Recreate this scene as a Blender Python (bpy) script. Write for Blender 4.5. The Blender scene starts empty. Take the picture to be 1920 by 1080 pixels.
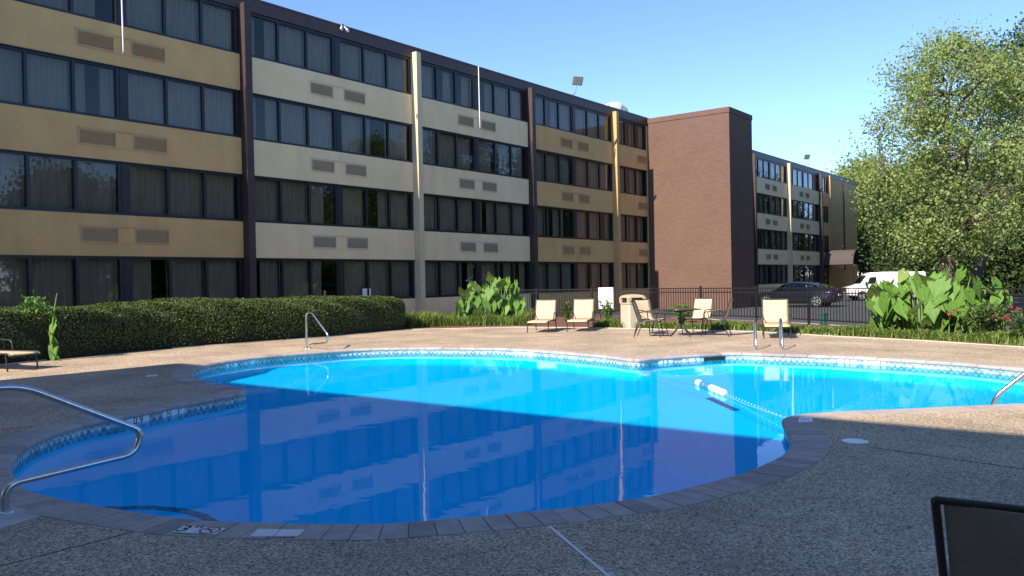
import bpy, bmesh, math, random
import numpy as np
from mathutils import Vector, Matrix
R = math.radians
random.seed(7)
rng = np.random.default_rng(7)
sc = bpy.context.scene
COL = sc.collection

# ------------------------------------------------------------------ camera
F = 1542.48; PITCH = R(.4866); ROLL = R(1.0658); ANG = R(37.6146); DIST = 23.506; EYE = 1.5
cam_d = bpy.data.cameras.new('camera'); cam = bpy.data.objects.new('camera', cam_d); COL.objects.link(cam)
cam_d.sensor_width = 36; cam_d.lens = 36 * F / 1920; cam_d.clip_start = .05; cam_d.clip_end = 5000
cam.matrix_world = Matrix.Translation((0, 0, EYE)) @ Matrix.Rotation(R(90) - PITCH, 4, 'X') @ Matrix.Rotation(-ROLL, 4, 'Z')
sc.camera = cam

# ------------------------------------------------------------------ light
U = np.array([math.sin(ANG), math.cos(ANG)]); N = np.array([math.cos(ANG), -math.sin(ANG)])   # along the facade / out of it
ELEV = R(37)
lt = Vector((U[0] / math.tan(ELEV) + N[0] * .038, U[1] / math.tan(ELEV) + N[1] * .038, -1)).normalized()  # sunlight travels this way
w = bpy.data.worlds.new('World'); sc.world = w; w.use_nodes = True
nt = w.node_tree; sky = nt.nodes.new('ShaderNodeTexSky'); sky.sky_type = 'NISHITA'; sky.sun_disc = False
sky.sun_elevation = ELEV; sky.sun_rotation = math.atan2(-lt.x, -lt.y); sky.altitude = 1500; sky.air_density = .6; sky.dust_density = .0; sky.ozone_density = 3.5
bg = nt.nodes['Background']; bg.inputs[1].default_value = .15
nt.links.new(sky.outputs[0], bg.inputs[0])
sd = bpy.data.lights.new('sun', 'SUN'); sd.energy = 3.9; sd.angle = R(.5); sd.color = (1, .92, .79)
so = bpy.data.objects.new('sun', sd); COL.objects.link(so); so.rotation_euler = lt.to_track_quat('-Z', 'Y').to_euler()
sc.view_settings.view_transform = 'Standard'; sc.view_settings.look = 'None'; sc.view_settings.gamma = 1
sc.view_settings.exposure = 1.25
sc.render.engine = 'CYCLES'
sc.cycles.max_bounces = 8; sc.cycles.transparent_max_bounces = 16

# ------------------------------------------------------------------ pixel -> place
def ray(px, py):
    x = (px - 960) / F; y = (540 - py) / F
    c, s = math.cos(ROLL), math.sin(ROLL); x, y = x * c + y * s, -x * s + y * c
    c, s = math.cos(PITCH), math.sin(PITCH)
    return np.array([x, c + y * s, -s + y * c])
def gr(px, py, z=0.):
    r = ray(px, py); t = (z - EYE) / r[2]; return (r[0] * t, r[1] * t)
def dp(px, py, d):
    r = ray(px, py); t = d / r[1]; return (r[0] * t, r[1] * t, r[2] * t + EYE)

# ------------------------------------------------------------------ materials
def nodes(name):
    m = bpy.data.materials.new(name); m.use_nodes = True
    t = m.node_tree; return m, t, t.nodes['Principled BSDF'], t.nodes['Material Output']
def L(t, a, b): t.links.new(a, b)
def mat(name, c1, c2=None, scale=6., rough=.7, bump=0., bscale=None, metal=0., c3=None, stretch=None, spec=.5, coat=0., streak=0.):
    m, t, b, o = nodes(name); c2 = c2 or tuple(x * .82 for x in c1)
    tc = t.nodes.new('ShaderNodeTexCoord'); mp = t.nodes.new('ShaderNodeMapping'); L(t, tc.outputs['Object'], mp.inputs[0])
    if stretch: mp.inputs['Scale'].default_value = stretch
    n = t.nodes.new('ShaderNodeTexNoise'); n.inputs['Scale'].default_value = scale; n.inputs['Detail'].default_value = 6; L(t, mp.outputs[0], n.inputs[0])
    r = t.nodes.new('ShaderNodeValToRGB'); r.color_ramp.elements[0].position = .32; r.color_ramp.elements[1].position = .68
    r.color_ramp.elements[0].color = (*c2, 1); r.color_ramp.elements[1].color = (*c1, 1)
    if c3: e = r.color_ramp.elements.new(.5); e.color = (*c3, 1)
    L(t, n.outputs[0], r.inputs[0]); L(t, r.outputs[0], b.inputs['Base Color'])
    if streak:
        m2 = t.nodes.new('ShaderNodeMapping'); m2.inputs['Scale'].default_value = (1.3, 1.3, .3); L(t, tc.outputs['Object'], m2.inputs[0]); n3 = t.nodes.new('ShaderNodeTexNoise'); n3.inputs['Scale'].default_value = 1.6; n3.inputs['Detail'].default_value = 8; n3.inputs['Roughness'].default_value = .65; L(t, m2.outputs[0], n3.inputs[0])
        r3 = t.nodes.new('ShaderNodeValToRGB'); r3.color_ramp.elements[0].position = .34; r3.color_ramp.elements[1].position = .56; r3.color_ramp.elements[0].color = (1 - streak, 1 - streak, 1 - streak * .9, 1); r3.color_ramp.elements[1].color = (1, 1, 1, 1); L(t, n3.outputs[0], r3.inputs[0])
        mq = t.nodes.new('ShaderNodeMix'); mq.data_type = 'RGBA'; mq.blend_type = 'MULTIPLY'; mq.inputs[0].default_value = 1; L(t, r.outputs[0], mq.inputs[6]); L(t, r3.outputs[0], mq.inputs[7]); L(t, mq.outputs[2], b.inputs['Base Color'])
    b.inputs['Roughness'].default_value = rough; b.inputs['Metallic'].default_value = metal; b.inputs['Specular IOR Level'].default_value = spec
    b.inputs['Coat Weight'].default_value = coat
    if bump:
        n2 = t.nodes.new('ShaderNodeTexNoise'); n2.inputs['Scale'].default_value = bscale or scale * 8; n2.inputs['Detail'].default_value = 4; L(t, mp.outputs[0], n2.inputs[0])
        bp = t.nodes.new('ShaderNodeBump'); bp.inputs['Strength'].default_value = bump; bp.inputs['Distance'].default_value = .02; L(t, n2.outputs[0], bp.inputs['Height']); L(t, bp.outputs[0], b.inputs['Normal'])
    return m
def leafmat(name, c1, c2, scale=1.5, trans=.35, rough=.5, c3=None):
    m, t, b, o = nodes(name)
    g = t.nodes.new('ShaderNodeNewGeometry'); n = t.nodes.new('ShaderNodeTexNoise'); n.inputs['Scale'].default_value = scale; n.inputs['Detail'].default_value = 5
    tc = t.nodes.new('ShaderNodeTexCoord'); L(t, tc.outputs['Object'], n.inputs[0])
    ad = t.nodes.new('ShaderNodeMath'); ad.operation = 'MULTIPLY_ADD'; ad.inputs[1].default_value = .5; L(t, g.outputs['Random Per Island'], ad.inputs[0]); 
    ml = t.nodes.new('ShaderNodeMath'); ml.operation = 'MULTIPLY'; ml.inputs[1].default_value = .5; L(t, n.outputs[0], ml.inputs[0]); L(t, ml.outputs[0], ad.inputs[2])
    r = t.nodes.new('ShaderNodeValToRGB'); r.color_ramp.elements[0].position = .25; r.color_ramp.elements[1].position = .75
    r.color_ramp.elements[0].color = (*c2, 1); r.color_ramp.elements[1].color = (*c1, 1)
    if c3: e = r.color_ramp.elements.new(.93); e.color = (*c3, 1)
    L(t, ad.outputs[0], r.inputs[0]); L(t, r.outputs[0], b.inputs['Base Color']); b.inputs['Roughness'].default_value = rough; b.inputs['Specular IOR Level'].default_value = .35
    tr = t.nodes.new('ShaderNodeBsdfTranslucent'); L(t, r.outputs[0], tr.inputs[0]); mx = t.nodes.new('ShaderNodeMixShader'); mx.inputs[0].default_value = trans
    L(t, b.outputs[0], mx.inputs[1]); L(t, tr.outputs[0], mx.inputs[2]); L(t, mx.outputs[0], o.inputs[0])
    return m
def add_veins(m, c):
    t = m.node_tree; b = t.nodes['Principled BSDF']; src = b.inputs['Base Color'].links[0].from_socket
    tc = t.nodes.new('ShaderNodeTexCoord'); sx = t.nodes.new('ShaderNodeSeparateXYZ'); L(t, tc.outputs['Object'], sx.inputs[0])
    def M_(op, a, b_=None, c_=None):
        n = t.nodes.new('ShaderNodeMath'); n.operation = op
        for k, v in enumerate((a, b_, c_)):
            if v is None: continue
            if isinstance(v, (int, float)): n.inputs[k].default_value = v
            else: L(t, v, n.inputs[k])
        return n.outputs[0]
    ax = M_('ABSOLUTE', sx.outputs[0]); mid = M_('LESS_THAN', ax, .011); lat = M_('GREATER_THAN', M_('SINE', M_('MULTIPLY', M_('MULTIPLY_ADD', ax, -.75, sx.outputs[1]), 42)), .955)
    v = M_('MULTIPLY', M_('MAXIMUM', mid, lat), .6); mx = t.nodes.new('ShaderNodeMix'); mx.data_type = 'RGBA'; L(t, v, mx.inputs[0]); L(t, src, mx.inputs[6]); mx.inputs[7].default_value = (*c, 1)
    L(t, mx.outputs[2], b.inputs['Base Color'])
    return m
def glassmat(name, tint, ior=1.8, wav=0., wscale=1., rough=0., fk=1.):
    m, t, b, o = nodes(name); t.nodes.remove(b)
    f0 = ((ior - 1) / (ior + 1)) ** 2     # Schlick, the same from both sides of the sheet
    ge = t.nodes.new('ShaderNodeNewGeometry'); dt = t.nodes.new('ShaderNodeVectorMath'); dt.operation = 'DOT_PRODUCT'; L(t, ge.outputs['Incoming'], dt.inputs[0]); L(t, ge.outputs['Normal'], dt.inputs[1])
    ab = t.nodes.new('ShaderNodeMath'); ab.operation = 'ABSOLUTE'; L(t, dt.outputs['Value'], ab.inputs[0]); om = t.nodes.new('ShaderNodeMath'); om.operation = 'SUBTRACT'; om.inputs[0].default_value = 1; L(t, ab.outputs[0], om.inputs[1])
    pw = t.nodes.new('ShaderNodeMath'); pw.operation = 'POWER'; pw.inputs[1].default_value = 5; L(t, om.outputs[0], pw.inputs[0])
    fr = t.nodes.new('ShaderNodeMath'); fr.operation = 'MULTIPLY_ADD'; fr.inputs[1].default_value = (1 - f0) * fk; fr.inputs[2].default_value = f0; L(t, pw.outputs[0], fr.inputs[0])
    gl = t.nodes.new('ShaderNodeBsdfGlossy'); gl.inputs['Roughness'].default_value = rough; tr = t.nodes.new('ShaderNodeBsdfTransparent'); tr.inputs[0].default_value = (*tint, 1)
    mx = t.nodes.new('ShaderNodeMixShader'); L(t, fr.outputs[0], mx.inputs[0]); L(t, tr.outputs[0], mx.inputs[1]); L(t, gl.outputs[0], mx.inputs[2]); L(t, mx.outputs[0], o.inputs[0])
    if wav:
        tc = t.nodes.new('ShaderNodeTexCoord'); n = t.nodes.new('ShaderNodeTexNoise'); n.inputs['Scale'].default_value = wscale; n.inputs['Detail'].default_value = 2; L(t, tc.outputs['Object'], n.inputs[0])
        bp = t.nodes.new('ShaderNodeBump'); bp.inputs['Strength'].default_value = wav; bp.inputs['Distance'].default_value = .05; L(t, n.outputs[0], bp.inputs['Height'])
        L(t, bp.outputs[0], gl.inputs['Normal'])
    return m
def aggregate():
    m, t, b, o = nodes('exposed_aggregate')
    tc = t.nodes.new('ShaderNodeTexCoord'); v = t.nodes.new('ShaderNodeTexVoronoi'); v.inputs['Scale'].default_value = 98; L(t, tc.outputs['Object'], v.inputs[0])
    sp = t.nodes.new('ShaderNodeSeparateColor'); L(t, v.outputs['Color'], sp.inputs[0])
    r = t.nodes.new('ShaderNodeValToRGB'); cr = r.color_ramp; cr.elements[0].color = (.08, .068, .06, 1); cr.elements[1].color = (.84, .7, .54, 1)
    for p, c in ((.22, (.24, .18, .13)), (.45, (.47, .35, .24)), (.8, (.64, .475, .32))): e = cr.elements.new(p); e.color = (*c, 1)
    L(t, sp.outputs[0], r.inputs[0])
    n = t.nodes.new('ShaderNodeTexNoise'); n.inputs['Scale'].default_value = .7; n.inputs['Detail'].default_value = 7; n.inputs['Roughness'].default_value = .65; L(t, tc.outputs['Object'], n.inputs[0])
    r2 = t.nodes.new('ShaderNodeValToRGB'); r2.color_ramp.elements[0].position = .3; r2.color_ramp.elements[1].position = .65; r2.color_ramp.elements[0].color = (.6, .6, .6, 1); r2.color_ramp.elements[1].color = (1.08, 1.05, 1, 1); L(t, n.outputs[0], r2.inputs[0])
    mx = t.nodes.new('ShaderNodeMix'); mx.data_type = 'RGBA'; mx.blend_type = 'MULTIPLY'; mx.inputs[0].default_value = 1; L(t, r.outputs[0], mx.inputs[6]); L(t, r2.outputs[0], mx.inputs[7]); L(t, mx.outputs[2], b.inputs['Base Color'])
    b.inputs['Roughness'].default_value = .75
    bp = t.nodes.new('ShaderNodeBump'); bp.inputs['Strength'].default_value = .7; bp.inputs['Distance'].default_value = .006; bp.invert = True; L(t, v.outputs['Distance'], bp.inputs['Height']); L(t, bp.outputs[0], b.inputs['Normal'])
    return m
def brickmat():
    m, t, b, o = nodes('brown_brick')
    tc = t.nodes.new('ShaderNodeTexCoord'); mp = t.nodes.new('ShaderNodeMapping'); L(t, tc.outputs['UV'], mp.inputs[0])
    k = t.nodes.new('ShaderNodeTexBrick'); k.inputs['Scale'].default_value = 1; k.inputs['Brick Width'].default_value = .21; k.inputs['Row Height'].default_value = .075; k.inputs['Mortar Size'].default_value = .007
    k.inputs['Color1'].default_value = (.158, .086, .06, 1); k.inputs['Color2'].default_value = (.132, .07, .049, 1); k.inputs['Mortar'].default_value = (.12, .076, .06, 1); L(t, mp.outputs[0], k.inputs[0])
    n = t.nodes.new('ShaderNodeTexNoise'); n.inputs['Scale'].default_value = .6; n.inputs['Detail'].default_value = 6; L(t, mp.outputs[0], n.inputs[0])
    r2 = t.nodes.new('ShaderNodeValToRGB'); r2.color_ramp.elements[0].color = (.8, .8, .8, 1); r2.color_ramp.elements[1].color = (1.15, 1.12, 1.1, 1); L(t, n.outputs[0], r2.inputs[0])
    mx = t.nodes.new('ShaderNodeMix'); mx.data_type = 'RGBA'; mx.blend_type = 'MULTIPLY'; mx.inputs[0].default_value = 1; L(t, k.outputs[0], mx.inputs[6]); L(t, r2.outputs[0], mx.inputs[7]); L(t, mx.outputs[2], b.inputs['Base Color'])
    b.inputs['Roughness'].default_value = .85
    bp = t.nodes.new('ShaderNodeBump'); bp.inputs['Strength'].default_value = .6; bp.inputs['Distance'].default_value = .01; bp.invert = True; L(t, k.outputs['Fac'], bp.inputs['Height']); L(t, bp.outputs[0], b.inputs['Normal'])
    return m
M = dict(
    deck=aggregate(), brick=brickmat(),
    tan=mat('tan_stucco', (.72, .42, .165), (.65, .37, .14), 1.2, .9, .35, 40, c3=(.65, .41, .165), streak=.08),
    cream=mat('cream_stucco', (.88, .69, .4), (.82, .63, .355), 1.2, .9, .35, 40, streak=.07),
    brown=mat('brown_paint', (.055, .032, .028), (.045, .026, .023), 2, .55),
    yellow=mat('ochre_paint', (.58, .36, .14), (.52, .32, .12), 2, .8),
    creamcol=mat('cream_paint', (.66, .55, .34), (.6, .49, .3), 2, .8),
    fascia=mat('brown_fascia_metal', (.06, .038, .03), (.048, .03, .024), 3, .5),
    frame=mat('dark_bronze_frame', (.014, .014, .019), (.01, .01, .014), 5, .4),
    curtain=mat('grey_curtain', (.66, .66, .63), (.52, .52, .5), 3, .95, stretch=(4, 4, .3)),
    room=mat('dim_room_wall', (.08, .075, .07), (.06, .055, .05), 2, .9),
    glass=glassmat('window_glass', (.7, .69, .64), 1.52, .03, .6),
    cglass=glassmat('car_glass', (.12, .14, .15), 1.6),
    vent=mat('vent_louver_grey', (.42, .37, .28), (.34, .3, .22), 8, .5), ventt=mat('vent_frame_tan', (.56, .4, .21), None, 5, .6), ventc=mat('vent_frame_cream', (.72, .62, .45), None, 5, .6), dark=mat('dark_void', (.012, .011, .01), None, 5, .8),
    coping=mat('brick_coping_pink', (.44, .36, .32), (.33, .265, .235), 7, .8, .3, 60),
    copingb=mat('brick_coping_tan', (.47, .39, .33), (.37, .3, .26), 7, .8, .3, 60),
    copingc=mat('brick_coping_brown', (.36, .275, .24), (.28, .21, .185), 7, .8, .3, 60),
    plaster=mat('pool_plaster', (.9, .92, .93), (.85, .88, .9), .7, .8),
    tile_d=mat('teal_tile', (.2, .33, .31), (.14, .25, .24), 9, .25), tile_m=mat('sage_tile', (.4, .49, .46), (.3, .4, .38), 9, .25), tile_l=mat('pale_tile', (.68, .7, .66), (.55, .58, .55), 9, .25), grout=mat('tile_grout', (.4, .42, .4), None, 9, .9),
    white=mat('white_paint', (.8, .8, .78), (.72, .72, .7), 4, .5), plate=mat('white_tile', (.78, .78, .78), (.7, .7, .7), 8, .35), black=mat('black_print', (.012, .012, .012), None, 5, .6), red=mat('red_print', (.45, .04, .03), None, 5, .6),
    steel=mat('stainless_steel', (.62, .62, .62), (.5, .5, .5), 20, .22, metal=1.),
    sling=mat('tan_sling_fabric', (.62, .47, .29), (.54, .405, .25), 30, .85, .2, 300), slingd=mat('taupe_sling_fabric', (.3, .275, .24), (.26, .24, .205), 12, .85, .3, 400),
    bronze=mat('bronze_tube', (.028, .02, .017), None, 9, .4), greyt=mat('grey_tube', (.06, .06, .062), None, 9, .45), tabletop=mat('dark_table_glass', (.035, .035, .034), None, 9, .25),
    concrete=mat('pebble_concrete', (.52, .44, .33), (.42, .35, .26), 30, .9, .5, 90), pad=mat('pale_concrete', (.52, .5, .44), (.4, .38, .34), 6, .9, .3), beige=mat('beige_plastic', (.5, .4, .27), None, 5, .5),
    fence=mat('black_iron', (.014, .013, .014), None, 9, .45), asphalt=mat('asphalt', (.062, .062, .066), (.045, .045, .048), .5, .9, .4, 90),
    mulch=mat('red_mulch', (.23, .085, .045), (.10, .045, .028), 14, .95, 1., 60, c3=(.16, .062, .036)), soil=mat('lawn_soil', (.1, .085, .04), (.06, .07, .025), 5, .95, .8, 30),
    green=mat('green_box', (.025, .11, .085), None, 5, .5), blue=mat('blue_float', (.06, .22, .6), None, 5, .4), rope=mat('rope_blue', (.3, .5, .62), None, 9, .7),
    bark=mat('bark', (.12, .09, .07), (.06, .045, .035), 6, .95, .8, 20, stretch=(1, 1, .25)), barkp=mat('pale_bark', (.26, .22, .18), (.15, .12, .1), 6, .95, .6, 20, stretch=(1, 1, .25)),
    leaf=leafmat('tree_leaf', (.32, .39, .12), (.2, .27, .075), .5, .42, c3=(.42, .46, .17)), pine=leafmat('dark_leaf', (.1, .16, .035), (.035, .075, .02), .5, .3), wood=leafmat('evergreen_leaf', (.085, .135, .035), (.025, .055, .018), .35, .22),
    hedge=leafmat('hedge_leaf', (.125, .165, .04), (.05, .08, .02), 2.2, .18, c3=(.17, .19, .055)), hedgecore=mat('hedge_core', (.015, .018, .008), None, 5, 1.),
    ear=leafmat('taro_leaf', (.125, .25, .03), (.045, .13, .015), 3., .2, .6), earlite=leafmat('taro_leaf_pale', (.3, .4, .1), (.2, .33, .07), 3., .4, .4), earold=leafmat('taro_leaf_old', (.55, .3, .04), (.4, .3, .05), 5., .3, .5), stem=mat('taro_stem', (.16, .28, .06), None, 6, .5),
    grass=leafmat('grass_blade', (.2, .27, .05), (.09, .15, .03), 1.5, .3, c3=(.34, .3, .11)), flower=leafmat('red_flower', (.38, .05, .06), (.25, .03, .04), 3, .3),
    carpaint=mat('black_car_paint', (.008, .009, .014), None, 5, .15, coat=.5), tyre=mat('tyre_rubber', (.015, .015, .015), None, 20, .85), rim=mat('alloy_rim', (.6, .6, .62), None, 9, .3, metal=.8), chrome=mat('chrome', (.8, .8, .8), None, 9, .1, metal=1.), tail=mat('red_lamp', (.4, .01, .01), None, 5, .2), amber=mat('headlamp', (.7, .6, .45), None, 5, .2), vanpaint=mat('white_van_paint', (.8, .8, .78), (.76, .76, .74), 3, .3, coat=.5),
    navy=mat('navy_canvas', (.02, .022, .05), None, 8, .9), taupe=mat('taupe_canvas', (.08, .065, .06), None, 8, .9), kerb=mat('white_kerb', (.7, .69, .65), (.5, .49, .46), 4, .85, .3), lampgrey=mat('lamp_grey', (.2, .2, .2), None, 5, .4), lens=mat('lamp_lens', (.5, .5, .42), None, 5, .2),
)
def water_mat():
    m = glassmat('pool_water', (.0, .7, .98), 1.33, .02, 3.5, fk=.6)
    return m
M['water'] = water_mat()
add_veins(M['ear'], (.27, .4, .13)); add_veins(M['earlite'], (.5, .55, .25))

# ------------------------------------------------------------------ mesh helpers
class MB:
    def __init__(s): s.v = []; s.f = []; s.m = []; s.sm = []
    def add(s, vs, fs, mi=0, smooth=False):
        o = len(s.v); s.v += [tuple(v) for v in vs]
        for f in fs: s.f.append([i + o for i in f]); s.m.append(mi); s.sm.append(smooth)
        return s
    def box(s, x0, x1, y0, y1, z0, z1, mi=0, Mx=None):
        vs = [Vector((x, y, z)) for z in (z0, z1) for y in (y0, y1) for x in (x0, x1)]
        if Mx is not None: vs = [Mx @ v for v in vs]
        return s.add(vs, [(0, 2, 3, 1), (4, 5, 7, 6), (0, 1, 5, 4), (2, 6, 7, 3), (0, 4, 6, 2), (1, 3, 7, 5)], mi)
    def tube(s, pts, r, n=8, mi=0, cap=True):
        pts = [Vector(p) for p in pts]; rs = r if isinstance(r, (list, tuple)) else [r] * len(pts)
        up = None; vs = []
        for i, p in enumerate(pts):
            d = (pts[min(i + 1, len(pts) - 1)] - pts[max(i - 1, 0)]).normalized()
            if up is None: up = d.orthogonal().normalized()
            a = (up - d * up.dot(d)); a = a.normalized() if a.length > 1e-6 else d.orthogonal().normalized(); up = a; b = d.cross(a)
            vs += [p + (a * math.cos(2 * math.pi * k / n) + b * math.sin(2 * math.pi * k / n)) * rs[i] for k in range(n)]
        fs = [(i * n + k, i * n + (k + 1) % n, (i + 1) * n + (k + 1) % n, (i + 1) * n + k) for i in range(len(pts) - 1) for k in range(n)]
        s.add(vs, fs, mi, True)
        if cap: s.add(vs[:n], [tuple(range(n))[::-1]], mi); s.add(vs[-n:], [tuple(range(n))], mi)
        return s
    def loft(s, rings, mi=0, closed=True, cap=True, smooth=True):
        n = len(rings[0]); vs = [p for r in rings for p in r]; kk = n if closed else n - 1
        s.add(vs, [(i * n + k, i * n + (k + 1) % n, (i + 1) * n + (k + 1) % n, (i + 1) * n + k) for i in range(len(rings) - 1) for k in range(kk)], mi, smooth)
        if cap: s.add(rings[0], [tuple(range(n))[::-1]], mi); s.add(rings[-1], [tuple(range(n))], mi)
        return s
    def prism(s, poly, z0, z1, mi=0):
        n = len(poly); vs = [(*p[:2], z0) for p in poly] + [(*p[:2], z1) for p in poly]
        return s.add(vs, [tuple(range(n))[::-1], tuple(range(n, 2 * n))] + [(i, (i + 1) % n, n + (i + 1) % n, n + i) for i in range(n)], mi)
    def mesh(s, name, mats):
        me = bpy.data.meshes.new(name); me.from_pydata(s.v, [], s.f)
        for m in (mats if isinstance(mats, (list, tuple)) else [mats]): me.materials.append(m)
        me.polygons.foreach_set('material_index', s.m); me.polygons.foreach_set('use_smooth', s.sm); me.update(); return me
    def build(s, name, mats, parent=None, **k): return link(name, s.mesh(name, mats), parent, **k)
def link(name, me, parent=None, loc=None, rz=None, kind=None, label=None, cat=None, group=None):
    o = bpy.data.objects.new(name, me); COL.objects.link(o)
    if parent: o.parent = parent
    if loc is not None: o.location = loc
    if rz is not None: o.rotation_euler.z = rz
    if kind: o['kind'] = kind
    if label: o['label'] = label
    if cat: o['category'] = cat
    if group: o['group'] = group
    return o
def thing(name, label, cat, loc=(0, 0, 0), rz=0, group=None): return link(name, None, None, loc, rz, None, label, cat, group)
def children(o): return [c for c in COL.objects if c.parent == o]
def copytree(o, parent=None, **k):
    c = o.copy(); COL.objects.link(c); c.parent = parent
    for a, b in k.items():
        if a == 'loc': c.location = b
        elif a == 'rz': c.rotation_euler.z = b
        else: c[a] = b
    for ch in kids.get(o.name, []): copytree(ch, c)
    return c
kids = {}
def remember(o):
    for c in COL.objects:
        if c.parent: kids.setdefault(c.parent.name, []); 
    def rec(p):
        kids[p.name] = [c for c in COL.objects if c.parent == p]
        for c in kids[p.name]: rec(c)
    rec(o)
def flat(name, poly, z, m, parent=None, **k):
    mb = MB(); mb.add([(*p[:2], z) for p in poly], [tuple(range(len(poly)))]); return mb.build(name, m, parent, **k)
def fill_mesh(name, loops, z, m):
    bm = bmesh.new(); es = []
    for lp in loops:
        vs = [bm.verts.new((p[0], p[1], z)) for p in lp]
        es += [bm.edges.new((vs[i], vs[(i + 1) % len(vs)])) for i in range(len(vs))]
    bmesh.ops.triangle_fill(bm, use_beauty=True, use_dissolve=False, edges=es)
    for f in bm.faces:
        if f.normal.z < 0: f.normal_flip()
    me = bpy.data.meshes.new(name); bm.to_mesh(me); bm.free(); me.materials.append(m); return me
def smooth_closed(pts, step=.1):
    P = [np.array(p[:2]) for p in pts]; n = len(P); out = []
    for i in range(n):
        a, b, c, d = P[i - 1], P[i], P[(i + 1) % n], P[(i + 2) % n]
        k = max(2, int(np.linalg.norm(c - b) / step))
        for j in range(k):
            t = j / k; out.append(.5 * ((2 * b) + (c - a) * t + (2 * a - 5 * b + 4 * c - d) * t * t + (3 * b - a - 3 * c + d) * t ** 3))
    return np.array(out)
def leaves(name, pos, size, m, parent=None, aspect=.6, up=None, kind=None, nrm=None, jit=1.):
    """one mesh of small leaf faces at pos; nrm: preferred facing"""
    k = len(pos); a = rng.normal(size=(k, 3)) * jit
    if nrm is not None: a = a + nrm
    a /= np.linalg.norm(a, axis=1)[:, None] + 1e-9
    b = np.cross(a, rng.normal(size=(k, 3))); b /= np.linalg.norm(b, axis=1)[:, None] + 1e-9; c = np.cross(a, b)
    sz = (size * (.6 + .8 * rng.random(k)))[:, None]
    b = b * sz * .5; c = c * sz * .5 * aspect; fold = a * sz * .12
    V = np.stack([pos - b, pos - c + fold, pos + b, pos + c + fold], 1).reshape(-1, 3)
    me = bpy.data.meshes.new(name); me.vertices.add(4 * k); me.vertices.foreach_set('co', V.ravel()); me.loops.add(4 * k); me.loops.foreach_set('vertex_index', np.arange(4 * k))
    me.polygons.add(k); me.polygons.foreach_set('loop_start', np.arange(k) * 4); me.update(calc_edges=True); me.materials.append(m)
    return link(name, me, parent, kind=kind) if name else me
def text_mesh(txt, size, m):
    cu = bpy.data.curves.new('txt', 'FONT'); cu.body = txt; cu.size = size; cu.align_x = 'CENTER'; cu.align_y = 'CENTER'; cu.extrude = .001; cu.resolution_u = 3
    o = bpy.data.objects.new('txt', cu); me = bpy.data.meshes.new_from_object(o); bpy.data.objects.remove(o); me.materials.clear(); me.materials.append(m); return me

# ================================================================== GROUND
flat('parking_lot', [(-6, 70), (6.2, 30.9), (8.6, 26.8), (10.6, 22.0), (12.6, 12), (32, 8), (44, 30), (42, 64), (20, 90)], -.29, M['asphalt'], kind='structure')
edge_px = [(0, 685), (247, 658), (440, 645), (573, 635), (773, 618), (960, 613.5), (1104, 614.7), (1249, 618), (1417, 622), (1549, 630), (1745, 640), (1920, 651.5)]
edge = [gr(*p) for p in edge_px]
deck_out = [(-30, -14), (30, -14), (30, 4), (15.5, 8.5), (12.2, 12.5)] + edge[::-1] + [(-13, 12.6), (-30, 6)]
pool_px = [(14, 880), (41, 915), (122, 939), (204, 954), (285, 966), (367, 976), (480, 981), (571, 983), (700, 984), (787, 979), (914, 968.5), (1056, 954), (1162, 940), (1240, 928), (1380, 893), (1427, 875), (1468, 855), (1487, 834.5), (1489.6, 825), (1482, 811), (1473, 793.5), (1471, 786), (1483, 780), (1531, 774.6), (1600, 770.5), (1695, 766.8), (1920, 757),
    (2090, 748), (2170, 730), (2150, 716), (2050, 703), (1920, 691.5), (1802, 681), (1689, 674), (1577, 668), (1464, 664), (1380, 661.5), (1327, 663.8), (1239, 669.5), (1192, 673.8), (1152, 669), (1099, 663.8), (1036, 658.8), (974, 654.4), (880, 652.3), (767, 652), (667, 655), (573, 661.7), (487, 669), (427, 676.7), (387, 684), (363, 693), (358, 700), (365, 709), (391, 717), (428, 723.5), (458, 729.5), (452, 735), (407, 744), (346, 755), (285, 768), (220, 780.6), (163, 791), (102, 809), (61, 825), (33, 844), (18, 860)]
pool = smooth_closed([gr(*p) for p in pool_px], .06)
d_ = np.linalg.norm(np.roll(pool, -1, 0) - pool, axis=1); cum = np.concatenate([[0], np.cumsum(d_)]); PER = cum[-1]
def at_s(s):
    s = s % PER; i = int(np.searchsorted(cum, s, 'right')) - 1; i = min(i, len(pool) - 1); t = (s - cum[i]) / max(d_[i], 1e-9); return pool[i] * (1 - t) + pool[(i + 1) % len(pool)] * t
NS = int(PER / .1); ring = np.array([at_s(i * PER / NS) for i in range(NS)])
tan_ = np.roll(ring, -2, 0) - np.roll(ring, 2, 0); tan_ /= np.linalg.norm(tan_, axis=1)[:, None]
area = .5 * np.sum(ring[:, 0] * np.roll(ring[:, 1], -1) - np.roll(ring[:, 0], -1) * ring[:, 1]); sg = 1 if area > 0 else -1
nout = np.stack([tan_[:, 1], -tan_[:, 0]], 1) * sg
CW = .31
outer = ring + nout * CW
for _ in range(12): outer = (np.roll(outer, 1, 0) + outer * 2 + np.roll(outer, -1, 0)) / 4   # relax where the offset folds at tight bends
def push(o, dmin):
    for i in range(len(o)):
        d = o[i] - ring; k = np.argmin((d ** 2).sum(1)); dd = np.linalg.norm(d[k])
        if abs(dd - dmin) > .004: o[i] = ring[k] + nout[k] * dmin if (d[k] @ nout[k]) < 0 else ring[k] + d[k] / max(dd, 1e-6) * dmin
    return o
outer = push(outer, CW)
link('ground', fill_mesh('ground', [[(-1500, -1500), (1500, -1500), (1500, 3000), (-1500, 3000)], outer[::4]], -.34, M['soil']), kind='structure')
deck = link('pool_deck', fill_mesh('pool_deck', [deck_out, outer[::1]], 0, M['deck']), kind='structure')
mb = MB(); n_ = len(deck_out)   # deck edge skirt
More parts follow.
